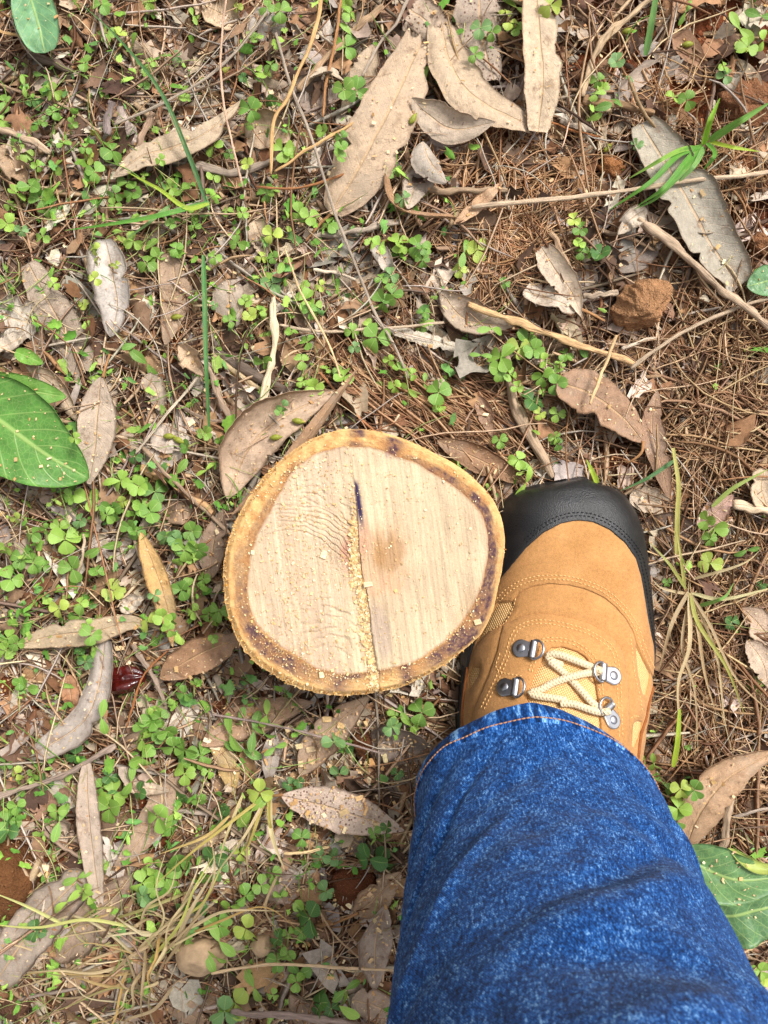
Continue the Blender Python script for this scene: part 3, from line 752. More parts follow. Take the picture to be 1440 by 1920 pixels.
    def offset(pts, d):
        p = np.array(pts, float); t = np.gradient(p, axis=0); n = np.stack([-t[:, 1], t[:, 0]], 1); n /= np.linalg.norm(n, axis=1)[:, None]; return p + n * d
    capc = [(480,480),(580,392),(690,334),(790,314),(890,324),(997,370),(1100,455),(1175,560),(1208,685),(1228,800),(1250,950),(1276,1085),(1306,1200)]
    stitch(offset(capc, -16), M['bthread']); stitch(offset(capc, -36), M['bthread'])
    ridge = [(290,845),(330,800),(370,770),(430,735),(510,708),(600,697),(730,702),(860,735),(970,785),(1060,860),(1125,935),(1175,1020),(1205,1110),(1240,1200),(1280,1290)]
    stitch(offset(ridge, 8), M['thread']); stitch(offset(ridge, -16), M['thread'])
    eye = [(170,1530),(250,1370),(320,1210),(355,1090),(395,1015),(440,985),(500,966),(560,960),(640,966),(760,992),(870,1028),(960,1078),(1030,1135),(1062,1205),(1075,1300),(1085,1450),(1092,1600),(1095,1720)]
    stitch(offset(eye, 8), M['thread']); stitch(offset(eye, 30), M['thread'])
    inn = [(490,1300),(530,1180),(560,1105),(600,1090),(660,1088),(740,1100),(810,1130),(870,1175),(910,1225),(940,1330),(960,1480),(968,1600)]
    stitch(offset(inn, -6), M['thread']); stitch(offset(inn, 15), M['thread'])
    stitch([(400,830),(380,900),(335,980),(270,1020),(190,1060)], M['thread'])
    stitch([(1135,1060),(1150,1180),(1165,1320),(1195,1450),(1215,1560)], M['thread'])
    stitch([(300,1180),(275,1270),(330,1310),(460,1330)], M['thread'])
    stitch([(1140,1600),(1160,1585),(1200,1590)], M['thread'])
    # ---- raw edge binding at both sides
    for pts in ([(118,1150),(100,1240),(85,1350),(68,1480),(62,1600),(70,1700)], [(1290,1330),(1282,1400),(1255,1500),(1235,1600),(1205,1700),(1190,1800),(1180,1900)]):
        px = spline([Zb(*p) for p in pts], 60); H = [hit(*p) for p in px]; H = [(l, n) for l, n in H if l is not None]
        if len(H) < 6: continue
        C = np.array([l + n * 0.0004 for l, n in H]); V, F, A = tube(C, 0.0013, 8, 0.8); g = Geo(); g.add(V, F, A)
        obj('edge_binding', g.mesh('edge_binding', org), M['edge'], root)
    # ---- metal lace rings
    def ring_hw(cen, toward, size=1.0):
        """cen: rivet centre, toward: direction (drawing coords) to the tongue"""
        l, n = hit(*Zb(*cen)); l2, _ = hit(*Zb(cen[0] + toward[0], cen[1] + toward[1]))
        x = (l2 - l); x = (x - n * x.dot(n)).normalized(); y = n.cross(x).normalized()
        Mx = np.array([list(x), list(y), list(n)]).T; O = np.array(l + n * 0.0006)
        tr = lambda V: np.asarray(V) @ Mx.T * size + O
        holder = obj('lace_ring', None, None, root, loc=(0, 0, 0)) if False else None
        g = Geo()                                              # riveted plate: rounded tab
        a = np.linspace(np.pi / 2, 1.5 * np.pi, 17); out = [(math.cos(t) * 0.0066, math.sin(t) * 0.0066) for t in a] + [(0.0085, -0.0048), (0.0085, 0.0048)]
        m = len(out); V = [(p[0], p[1], -0.0010) for p in out] + [(p[0], p[1], 0.0009) for p in out] + [(p[0] * 0.9, p[1] * 0.88, 0.0013) for p in out]
        F = [(q * m + i, q * m + (i + 1) % m, q * m + m + (i + 1) % m, q * m + m + i) for q in (0, 1) for i in range(m)] + [tuple(range(2 * m, 3 * m))]
        g.add(tr(V), F)
        plate = obj('lace_ring', g.mesh('lace_ring', org, smooth=False), M['metal'], root)
        g = Geo(); nr_, ns_ = 7, 20; V = []; F = []            # domed rivet
        for i in range(nr_):
            f = i / (nr_ - 1) * np.pi / 2
            for j in range(ns_): V.append((0.0033 * math.cos(f) * math.cos(2 * np.pi * j / ns_), 0.0033 * math.cos(f) * math.sin(2 * np.pi * j / ns_), 0.0012 + 0.0012 * math.sin(f)))
        for i in range(nr_ - 1):
            for j in range(ns_): k = (j + 1) % ns_; F.append((i * ns_ + j, i * ns_ + k, (i + 1) * ns_ + k, (i + 1) * ns_ + j))
        g.add(tr(V), F); obj('rivet', g.mesh('rivet', org), M['metal'], plate)
        g = Geo(); C = []; ns_ = 12                             # folded strap that holds the ring
        V = []; F = []
        for i, yy in enumerate(np.linspace(-0.0064, 0.0064, 9)):
            e = 1 - 0.12 * (abs(yy) / 0.0064) ** 6
            for j in range(ns_):
                t = 2 * np.pi * j / ns_; V.append((0.0092 + 0.0030 * e * math.cos(t), yy, 0.0018 + 0.0026 * e * math.sin(t)))
        for i in range(8):
            for j in range(ns_): k = (j + 1) % ns_; F.append((i * ns_ + j, i * ns_ + k, (i + 1) * ns_ + k, (i + 1) * ns_ + j))
        F += [tuple(range(ns_)), tuple(8 * ns_ + j for j in range(ns_))[::-1]]
        g.add(tr(V), F); obj('ring_strap', g.mesh('ring_strap', org), M['metal'], plate)
        g = Geo(); t = np.linspace(-np.pi / 2, np.pi / 2, 22)   # the D itself
        C = [(0.0092, 0.0062 - 0.0124 * 1, 0.0022)] + [(0.0108 + 0.0068 * math.cos(q), 0.0070 * math.sin(q), 0.0022 + 0.0016 * math.cos(q)) for q in t] + [(0.0092, 0.0062, 0.0022), (0.0092, 0.0, 0.0022), (0.0092, -0.0062, 0.0022)]
        C = spline(np.array(C), 60); V, F, A = tube(C, 0.00095, 8); g.add(tr(V), F); obj('wire_ring', g.mesh('wire_ring', org), M['metal'], plate)
    ring_hw((438,1152), (90, 14)); ring_hw((335,1402), (95, 8)); ring_hw((1022,1328), (-95, -22)); ring_hw((1020,1612), (-55, -80), 0.95)
    # ---- laces
    def lace(pts, lift):
        px = spline([Zb(p[0], p[1]) for p in pts], 40); lf = np.interp(np.linspace(0, 1, 40), np.linspace(0, 1, len(lift)), lift)
        C = []
        for p, q in zip(px, lf):
            l, n = hit(*p)
            if l is not None: C.append(np.array(l) + np.array([0, 0, 1]) * q)
        C = np.array(C)
        for _ in range(6): C[1:-1] = (C[:-2] + 2 * C[1:-1] + C[2:]) / 4
        V, F, A = tube(spline(C, 44), 0.0027, 12, 0.8); g = Geo(); g.add(V, F, A); obj('lace', g.mesh('lace', org), M['lace'], root)
    lace([(700,1255),(640,1235),(590,1190),(660,1180),(760,1215),(860,1255),(945,1290)], [0.001, 0.003, 0.0052, 0.0058, 0.0052, 0.0052, 0.0052])
    lace([(610,1225),(700,1300),(790,1390),(880,1490),(930,1530)], [0.004, 0.002, 0.0022, 0.004, 0.005])
    lace([(930,1300),(850,1300),(740,1325),(620,1370),(530,1425),(470,1410),(500,1445),(610,1460),(720,1480)], [0.003, 0.0055, 0.0062, 0.0045, 0.004, 0.0052, 0.004, 0.0035, 0.003])
    lace([(990,1545),(930,1550),(850,1530),(760,1500),(680,1500)], [0.005, 0.0052, 0.004, 0.0035, 0.003])
    return hit
boot_hit = build_boot()

# ================================================================== the person: one denim leg over the boot
def build_leg():
    base = Vector((0.109, -0.208, 0.0)); org = np.array(base)
    root = empty('person', base)
    tag(root, 'person in blue denim jeans, one lower leg seen from above over the boot', 'person')
    kz = np.array([0.072, 0.12, 0.16, 0.20, 0.25, 0.30, 0.36, 0.45, 0.56, 0.66])
    kx = np.array([0.109, 0.107, 0.103, 0.099, 0.094, 0.0885, 0.083, 0.076, 0.070, 0.066])
    ky = np.array([-0.208, -0.214, -0.220, -0.226, -0.230, -0.233, -0.236, -0.240, -0.246, -0.25])
    kr = np.array([0.086, 0.0875, 0.089, 0.0895, 0.0885, 0.0885, 0.088, 0.088, 0.093, 0.098])
    kry = np.array([0.082, 0.083, 0.084, 0.085, 0.086, 0.087, 0.087, 0.087, 0.090, 0.094])
    krf = np.array([0.082, 0.077, 0.064, 0.060, 0.061, 0.064, 0.068, 0.072, 0.08, 0.09])
    na, nl = 360, 330
    a = np.linspace(0, 2 * np.pi, na, endpoint=False)            # 0 = front (+y)
    s = np.linspace(0, 1, nl)
    hemz = 0.073 + 0.041 * np.cos(a) + 0.002 * np.sin(3 * a)
    z = hemz[None] * (1 - s[:, None]) + 0.66 * s[:, None]
    cx, cy, rx, ry = (np.interp(z, kz, k) for k in (kx, ky, kr, kry))
    zf = np.maximum(z - (hemz[None] - 0.073), 0.0) * 1.0
    ry = np.where(np.cos(a)[None] > 0, np.interp(z, [0.10, 0.114, 0.13, 0.15, 0.18, 0.22, 0.30, 0.36, 0.45, 0.56, 0.66], [0.083, 0.082, 0.072, 0.065, 0.061, 0.060, 0.063, 0.067, 0.072, 0.08, 0.09]), ry)
    q = 1 + 0.012 * np.sin(2 * a + 0.7) + 0.014 * np.sin(3 * a + 1.0)
    # folds: broad drapes that cross the front of the leg
    f = np.zeros_like(z)
    aw = (a + np.pi) % (2 * np.pi) - np.pi
    def fold(a0, z0, slope, wid, amp, al, ar):
        nonlocal f
        d = (z - z0 - slope * (aw[None] - a0) - 0.02 * np.sin(2.5 * (aw[None] - a0))) / wid
        w = np.exp(-np.clip((aw[None] - a0) / np.where(aw[None] > a0, ar, al), -4, 4) ** 2)
        f += amp * w * np.exp(-d ** 2)
    # aw > 0 turns towards -x (left in the photograph)
    def ring(a0): return a0
    fold(-0.15, 0.232, 0.03, 0.014, 0.0020, 0.8, 1.0); fold(-0.45, 0.258, 0.06, 0.013, -0.0045, 0.7, 0.8); fold(-0.45, 0.29, 0.05, 0.016, 0.0050, 0.6, 0.7)
    fold(-0.8, 0.215, -0.06, 0.010, -0.0035, 0.5, 0.5); fold(0.7, 0.27, 0.09, 0.013, 0.0035, 0.5, 0.7); fold(-0.1, 0.36, -0.05, 0.020, -0.0060, 0.8, 0.6); fold(0.9, 0.205, 0.10, 0.009, -0.003, 0.5, 0.6)
    fold(-0.4, 0.39, 0.04, 0.02, 0.0045, 0.8, 0.8); fold(1.1, 0.16, 0.05, 0.012, -0.003, 0.5, 0.6); fold(-1.1, 0.165, -0.08, 0.010, 0.003, 0.5, 0.5); fold(0.1, 0.165, 0.03, 0.009, -0.002, 0.9, 0.6)
    f += (fbm(np.sin(a)[None] * 3 + 9, z * 30 + np.cos(a)[None] * 2, 4, 80) - 0.5) * 0.005 * smooth(s, 0.0, 0.12)[:, None]
    nh_ = np.exp(-np.maximum(z - hemz[None], 0) / 0.05)                 # the hem is drawn to a rounder point over the instep
    sn_ = np.sign(np.sin(a)) * np.abs(np.sin(a)) ** 1.0; front = np.clip(np.cos(a), 0, 1)[None]
    sx_ = np.sign(np.sin(a))[None] * np.abs(np.sin(a))[None] ** (1 + 0.38 * nh_ * (front > 0))
    X = cx - 0.009 * nh_ * front - (rx * q + f) * sx_; Y = cy + (ry * q + f) * np.cos(a)[None]
    P = np.stack([X, Y, z], -1)
    circ = a / (2 * np.pi) * 2 * np.pi * 0.086
    A = np.zeros((nl, na, 3)); A[..., 0] = circ[None]; A[..., 1] = np.concatenate([np.zeros((1, na)), np.cumsum(np.linalg.norm(np.diff(P, axis=0), axis=2), 0)])
    # shared seam of the pattern sits at the back (a = pi): shift angles so that the wrap is there
    A[..., 0] = (aw / (2 * np.pi) * 2 * np.pi * 0.086)[None]
    i = np.arange(nl * na).reshape(nl, na); j = np.roll(i, -1, 1)
    F = np.stack([i[:-1], j[:-1], j[1:], i[1:]], -1).reshape(-1, 4)
    cap = [tuple(i[-1])]
    me = mesh_from('trouser_leg', P.reshape(-1, 3) - org, [tuple(map(int, q_)) for q_ in F] + [tuple(map(int, cap[0]))], {'lc': A.reshape(-1, 3)})
    leg = obj('trouser_leg', me, M['denim'], root)
    # hem: turned-up double fold with puckers
    nh = 14; w = 0.0155
    fr = np.linspace(0, 1, nh)
    def at_len(d):                                               # surface point a distance d up the leg from the hem edge
        L = np.concatenate([np.zeros((1, na)), np.cumsum(np.linalg.norm(np.diff(P, axis=0), axis=2), 0)])
        return np.stack([np.stack([np.interp(d, L[:, c], P[:, c, k]) for c in range(na)], 0) for k in range(3)], -1)
    nrm = np.stack([-np.sin(a), np.cos(a), 0 * a + 0.15], 1); nrm /= np.linalg.norm(nrm, axis=1)[:, None]
    rows = []
    prof = [(-0.0008, -0.0022), (-0.0016, -0.0006), (-0.0012, 0.0010)] + [(x * w, 0.0015) for x in np.linspace(0.02, 0.86, nh - 5)] + [(0.93 * w, 0.0011), (0.99 * w, 0.0001)]
    pk = fbm(aw * 0.086 * 260, 0 * a, 2, 90) - 0.5
    for d, off in prof:
        base_p = at_len(max(d, 0.0)); p = base_p.copy(); p[:, 2] += min(d, 0)
        puck = 0.0022 * (fbm(aw * 0.086 * 170 + d * 170 * 0.8, 0 * a + 3, 2, 92) - 0.5) * math.sin(math.pi * min(max((d + 0.002) / w, 0), 1))
        rows.append(p + nrm * (off + puck)[:, None])
    H = np.array(rows); nh = len(H)
    A2 = np.zeros((nh, na, 3)); A2[..., 0] = (aw * 0.086)[None]; A2[..., 1] = np.array([d for d, _ in prof])[:, None] + 0.5
    i = np.arange(nh * na).reshape(nh, na); j = np.roll(i, -1, 1)
    F = np.stack([i[:-1], j[:-1], j[1:], i[1:]], -1).reshape(-1, 4)
    obj('hem', mesh_from('hem', H.reshape(-1, 3) - org, F, {'lc': A2.reshape(-1, 3)}), M['hem'], leg)
    # hem stitching: chain of tan thread
    C = np.roll(at_len(0.0130) + nrm * 0.0017, na // 2, 0); C = np.concatenate([C, C[:1]]); S = np.concatenate([[0], np.cumsum(np.linalg.norm(np.diff(C, axis=0), axis=1))])
    g = Geo(); q_ = 0.0
    while q_ + 0.0027 < S[-1]:
        qq = np.linspace(q_, q_ + 0.0027, 5); c = np.stack([np.interp(qq, S, C[:, k]) for k in range(3)], 1); c += np.array([0, 0, 1])[None] * np.array([-0.0003, 0.0001, 0.0003, 0.0001, -0.0003])[:, None]
        V, F, A_ = tube(c, 0.0005 * np.array([0.6, 1, 1.05, 1, 0.6]), 6); g.add(V, F, A_); q_ += 0.0031
    o = obj('hem_stitching', g.mesh('hem_stitching', org), M['othread'], leg); o['kind'] = 'stuff'
    # side seam on the inner side
    k = int((math.radians(97)) / (2 * np.pi) * na); n = np.array([-math.sin(a[k]), math.cos(a[k]), 0])
    C = spline(P[::8, k] + n * 0.0004, 120); V, F, A_ = tube(C, 0.0016, 8, 0.9); A_[:, 0] += 0.3; A_[:, 1] = A_[:, 0]; g = Geo(); g.add(V, F, A_)
    obj('side_seam', g.mesh('side_seam', org), M['denim'], leg)
    # the leg inside the cloth
    zz = np.linspace(0.06, 0.64, 24); rr = np.interp(zz, [0.06, 0.12, 0.2, 0.32, 0.45, 0.52, 0.64], [0.034, 0.036, 0.045, 0.058, 0.052, 0.056, 0.066])
    C = np.stack([np.interp(zz, kz, kx), np.interp(zz, kz, ky) - 0.01, zz], 1)
    t = np.linspace(0, 2 * np.pi, 24, endpoint=False); V = C[:, None] + rr[:, None, None] * np.stack([np.cos(t), np.sin(t), 0 * t], 1)[None]
    i = np.arange(24 * 24).reshape(24, 24); j = np.roll(i, -1, 1); F = np.stack([i[:-1], j[:-1], j[1:], i[1:]], -1).reshape(-1, 4)
    obj('shin', mesh_from('shin', V.reshape(-1, 3) - org, F), M['skin'], root)
build_leg()

# ================================================================== litter that nobody could count
def area_mask(x, y):
    """how much litter covers the soil here, 0..1 (photograph pixels as a map of the place)"""
    px = 720 + FPX * x / CAM_H; py = 960 - FPX * y / CAM_H
    m = np.ones_like(px)
    def hole(cx, cy, rx, ry, a):
        nonlocal m
        q = np.hypot((px - cx) / rx, (py - cy) / ry) + (fbm(px / 60, py / 60, 3, 2) - 0.5) * 0.9
        m = m * (1 - a * (1 - smooth(q, 0.5, 1.15)))
    hole(1330, 130, 190, 190, 0.78); hole(1420, 380, 90, 190, 0.6); hole(900, 270, 90, 60, 0.7); hole(1170, 300, 90, 70, 0.35); hole(1160, 860, 60, 70, 0.7); hole(1380, 690, 80, 60, 0.55); hole(1300, 860, 70, 60, 0.5); hole(1400, 1010, 60, 70, 0.5); hole(1100, 130, 70, 60, 0.45); hole(980, 330, 60, 50, 0.5)
    hole(60, 1320, 120, 90, 0.35); hole(230, 1540, 110, 90, 0.5); hole(660, 1660, 70, 60, 0.8); hole(60, 1600, 90, 70, 0.5); hole(1400, 1540, 90, 80, 0.5); hole(470, 1310, 90, 40, 0.6); hole(330, 1480, 90, 60, 0.4)
    return m
def scatter(n, frame_share=0.72):
    k = int(n * frame_share)
    a = np.stack([rng.uniform(-0.335, 0.335, k), rng.uniform(-0.44, 0.44, k)], 1)
    b = rng.normal(0, 1, (int((n - k) * 2.2), 2)) * (0.62, 0.66)
    out = (np.abs(b[:, 0]) > 0.335) | (np.abs(b[:, 1]) > 0.44)
    return np.concatenate([a, b[out]])
def clear_of_stump(xy, k=0.93):
    c = np.array(W(ST_C[0], ST_C[1], ST_Z))[:2]
    return np.hypot(*(xy - c).T) > 0.096 * k
def pal(cols, n, w=None, jit=0.16, grp=0.0):
    C = np.array([s2l(*c) for c in cols]); i = rng.choice(len(C), n, p=None if w is None else np.array(w) / sum(w))
    return C[i] * rng.uniform(1 - jit, 1 + jit, (n, 1)) * rng.uniform(0.95, 1.05, (n, 3))
STRAW = [(174,140,108),(142,106,78),(202,174,142),(100,70,50),(160,130,106),(214,188,152),(92,70,56),(164,120,86),(186,172,156)]

def strands(name, xy, th, L, r, curv, zlo, zhi, cols, K=7, flat=0.8, wig=0.25, tilt=0.006):
    n = len(xy); t = np.linspace(-0.5, 0.5, K)
    ang = th[:, None] + curv[:, None] * t[None] * 2 + wig * np.cumsum(rng.normal(0, 1, (n, K)), 1) / math.sqrt(K)
    st = L[:, None] / (K - 1)
    dx = np.cumsum(np.cos(ang) * st, 1); dy = np.cumsum(np.sin(ang) * st, 1)
    x = xy[:, 0:1] + dx - dx.mean(1, keepdims=True); y = xy[:, 1:2] + dy - dy.mean(1, keepdims=True)
    z = ground_z(x, y); z = 0.5 * z + 0.5 * z.mean(1, keepdims=True)
    z = z + rng.uniform(zlo, zhi, (n, 1)) + rng.uniform(-tilt, tilt, (n, 1)) * t[None] * 2 + rng.normal(0, 0.0005, (n, K))
    S = np.stack([-np.sin(ang), np.cos(ang), 0 * ang], -1); U = np.array([0, 0, 1.0])
    taper = (1 - 0.55 * np.abs(t * 2) ** 3)[None, :, None] * r[:, None, None]
    C = np.stack([x, y, z], -1)
    V = np.stack([C + taper * (math.cos(a) * S + flat * math.sin(a) * U) for a in (math.pi / 2, math.pi * 7 / 6, math.pi * 11 / 6)], 2)
    idx = np.arange(n * K * 3).reshape(n, K, 3)
    F = np.stack([np.stack([idx[:, :-1, j], idx[:, :-1, (j + 1) % 3], idx[:, 1:, (j + 1) % 3], idx[:, 1:, j]], -1) for j in range(3)], 2).reshape(-1, 4)
    o = obj(name, mesh_from(name, V.reshape(-1, 3), F, {'Col': np.repeat(cols, K * 3, 0)}), M['litter'])
    tag(o, kind='stuff'); return o

def fragments(name, xy, L, Wd, zlo, zhi, cols, nu=5, nv=4, curl=0.35, tilt=0.22, chip=False):
    n = len(xy); u = np.linspace(-1, 1, nu); v = np.linspace(-1, 1, nv); uu, vv = np.meshgrid(u, v, indexing='ij')
    edge = np.clip(np.maximum(np.abs(uu), np.abs(vv)), 0, 1) ** 4
    jx = rng.normal(0, 0.20 if not chip else 0.07, (n, nu, nv)) * edge; jy = rng.normal(0, 0.24 if not chip else 0.08, (n, nu, nv)) * edge
    shape = 1 - (0.55 * rng.random((n, 1, 1)) if not chip else 0) * (uu[None] ** 2)
    X = (uu[None] + jx) * L[:, None, None] / 2; Y = (vv[None] * shape + jy) * Wd[:, None, None] / 2
    k1 = rng.normal(0, curl, (n, 1, 1)); k2 = rng.normal(0, curl * 0.8, (n, 1, 1))
    Z = k1 * Wd[:, None, None] * vv[None] ** 2 * 0.5 + k2 * L[:, None, None] * uu[None] ** 2 * 0.25 + rng.normal(0, 0.03, (n, nu, nv)) * Wd[:, None, None]
    P = np.stack([X, Y, Z], -1)
    def rot(P, a, i, j):
        c, s = np.cos(a)[:, None, None], np.sin(a)[:, None, None]; Q = P.copy(); Q[..., i] = c * P[..., i] - s * P[..., j]; Q[..., j] = s * P[..., i] + c * P[..., j]; return Q
    P = rot(P, rng.normal(0, tilt, n), 1, 2); P = rot(P, rng.normal(0, tilt, n), 0, 2); P = rot(P, rng.uniform(0, 2 * np.pi, n), 0, 1)
    P[..., 0] += xy[:, 0, None, None]; P[..., 1] += xy[:, 1, None, None]
    P[..., 2] += (ground_z(xy[:, 0], xy[:, 1]) + rng.uniform(zlo, zhi, n))[:, None, None]
    idx = np.arange(n * nu * nv).reshape(n, nu, nv)
    F = np.stack([idx[:, :-1, :-1], idx[:, 1:, :-1], idx[:, 1:, 1:], idx[:, :-1, 1:]], -1).reshape(-1, 4)
    o = obj(name, mesh_from(name, P.reshape(-1, 3), F, {'Col': np.repeat(cols, nu * nv, 0)}), M['litter'])
    tag(o, kind='stuff'); return o

def pick(n, share=0.72, power=1.0, base=0.0):
    xy = scatter(n, share); m = area_mask(xy[:, 0], xy[:, 1]); k = (rng.random(len(xy)) < np.maximum(m ** power, base)) & clear_of_stump(xy)
    return xy[k]
LEAFC = [(190,170,148),(172,152,132),(208,192,172),(142,112,88),(108,84,68),(164,126,92),(152,120,92),(166,154,142),(84,64,52),(124,88,62)]
def build_litter():
    # torn leaf and bark crumbs underneath
    xy = pick(9000); n = len(xy); L = rng.gamma(3.0, 0.0042, n) + 0.004
    fragments('leaf_fragments', xy, L, L * rng.uniform(0.22, 0.75, n), 0.0, 0.008, pal(LEAFC, n))
    xy = pick(3000); n = len(xy); L = rng.gamma(4.0, 0.0042, n) + 0.008
    fragments('broken_leaves', xy, L, L * rng.uniform(0.25, 0.6, n), 0.003, 0.012, pal(LEAFC, n), 8, 6, 0.4, 0.3)
    # straw, rootlets and shredded bark
    xy = pick(14500, base=0.25); n = len(xy)
    strands('straw_litter', xy, rng.uniform(0, 2 * np.pi, n), rng.gamma(3.0, 0.011, n) + 0.007, rng.gamma(2.2, 0.00024, n) + 0.0002, rng.normal(0, 0.3, n), 0.001, 0.0135, pal(STRAW, n, [3,3,2.5,2.5,2,1.3,1.6,2,1.4]))
    xy = pick(3600); n = len(xy)
    strands('shredded_bark', xy, rng.uniform(0, 2 * np.pi, n), rng.gamma(3, 0.009, n) + 0.012, rng.gamma(3, 0.00045, n) + 0.0007, rng.normal(0, 0.12, n), 0.001, 0.0105,
            pal([(166,136,106),(132,104,80),(188,158,126),(100,78,64),(156,140,126)], n), K=5, flat=0.4, wig=0.12)
    # the mat of fine dry grass on the right and the curly rootlets at the top
    def zone(n, cx, cy, rx, ry):
        p = rng.normal(0, 1, (n, 2)) * (rx * 0.5, ry * 0.5) + (cx, cy); return np.stack([(p[:, 0] - 720) / FPX * CAM_H, (960 - p[:, 1]) / FPX * CAM_H], 1)
    xy = np.concatenate([zone(560, 1350, 790, 150, 300), zone(430, 1330, 1230, 140, 260), zone(150, 1330, 1450, 120, 120)]); n = len(xy)
    strands('dry_grass_mat', xy, rng.normal(-0.9, 1.0, n), rng.gamma(4, 0.018, n) + 0.02, rng.gamma(2.5, 0.00022, n) + 0.0003, rng.normal(0, 0.4, n), 0.004, 0.017, pal([(170,134,98),(136,102,74),(200,170,130),(104,74,52),(156,124,96)], n), K=9, wig=0.22)
    xy = np.concatenate([zone(330, 950, 470, 90, 70), zone(110, 1000, 360, 150, 60), zone(60, 1230, 190, 120, 90), zone(90, 900, 290, 90, 60), zone(120, 1330, 330, 80, 60)]); n = len(xy)
    strands('curly_rootlets', xy, rng.uniform(0, 2 * np.pi, n), rng.gamma(3, 0.014, n) + 0.012, rng.gamma(2.5, 0.00016, n) + 0.00022, rng.normal(0, 0.9, n), 0.004, 0.014, pal([(196,156,116),(212,174,134),(166,122,86),(184,146,108)], n), K=10, wig=0.55)
    xy = np.concatenate([zone(300, 860, 770, 130, 60), zone(110, 770, 740, 80, 50)]); n = len(xy)
    strands('fallen_needles', xy, rng.normal(-0.62, 0.3, n), rng.gamma(4, 0.02, n) + 0.03, rng.gamma(2.5, 0.0002, n) + 0.0003, rng.normal(0, 0.25, n), 0.004, 0.014, pal([(170,132,98),(146,108,78),(188,152,116),(112,82,60)], n), K=9, wig=0.15)
    # loose straws lying over everything
    xy = pick(1500, base=0.3); n = len(xy)
    strands('loose_straws', xy, rng.uniform(0, 2 * np.pi, n), rng.gamma(3.5, 0.013, n) + 0.012, rng.gamma(2.2, 0.0002, n) + 0.0003, rng.normal(0, 0.3, n), 0.010, 0.024, pal(STRAW, n, [3,2,3,1,2,3,.6,1.5,2]), K=8, wig=0.2)
    xy = pick(420, base=0.25); n = len(xy)
    strands('loose_twigs', xy, rng.uniform(0, 2 * np.pi, n), rng.gamma(4, 0.012, n) + 0.018, rng.gamma(3, 0.00032, n) + 0.0006, rng.normal(0, 0.12, n), 0.008, 0.017, pal([(176,162,146),(196,182,164),(150,134,120),(128,108,92),(186,156,122)], n), K=8, flat=0.9, wig=0.1)
    # tiny weeds and threadlike green stems, thickest on the left
    xy = scatter(9000, 0.85); px = 720 + FPX * xy[:, 0] / CAM_H; py = 960 - FPX * xy[:, 1] / CAM_H
    dens = np.clip(1.1 - px / 950, 0.03, 1) * (0.35 + 0.65 * smooth(fbm(px / 110, py / 110, 3, 71), 0.42, 0.6)) * np.where(py > 1250, 0.8, 1.0)
    k = (rng.random(len(xy)) < dens * 0.8) & clear_of_stump(xy); xy = xy[k]; n = len(xy); L = rng.gamma(4, 0.0011, n) + 0.0022
    fragments('tiny_weeds', xy, L, L * rng.uniform(0.3, 0.75, n), 0.008, 0.022, pal([(124,164,66),(98,142,56),(148,178,84),(108,150,80)], n), 6, 4, 0.25, 0.4)
    xy2 = xy[rng.random(n) < 0.32]; n = len(xy2)
    strands('green_threads', xy2, rng.uniform(0, 2 * np.pi, n), rng.gamma(3.5, 0.008, n) + 0.010, rng.uniform(0.00025, 0.00055, n), rng.normal(0, 0.5, n), 0.010, 0.024, pal([(128,158,74),(158,176,100),(104,142,60),(180,178,116)], n), K=8, wig=0.2, tilt=0.012)
    # soil crumbs
    xy = scatter(5200); m = area_mask(xy[:, 0], xy[:, 1]); k = (rng.random(len(xy)) < np.clip(1.12 - m, 0.05, 1)) & clear_of_stump(xy); xy = xy[k]; n = len(xy)
    r = rng.gamma(2.0, 0.0008, n) + 0.0006
    ico = bmesh.new(); bmesh.ops.create_icosphere(ico, subdivisions=1, radius=1); iv = np.array([v.co for v in ico.verts]); ifc = np.array([[v.index for v in f.verts] for f in ico.faces]); ico.free()
    J = iv[None] * r[:, None, None] * rng.uniform(0.65, 1.25, (n, len(iv), 1)); J[..., 2] *= 0.75
    J[..., :2] += xy[:, None]; J[..., 2] += (ground_z(xy[:, 0], xy[:, 1]) + r * 0.35)[:, None]
    F = (ifc[None] + (np.arange(n) * len(iv))[:, None, None]).reshape(-1, 3)
    o = obj('soil_crumbs', mesh_from('soil_crumbs', J.reshape(-1, 3), F, {'Col': np.repeat(pal([(140,78,46),(112,62,38),(164,98,60),(90,52,34)], n), len(iv), 0)}), M['litter']); tag(o, kind='stuff')
build_litter()

SURF = []      # (verts, faces) of broad things that sawdust may lie on

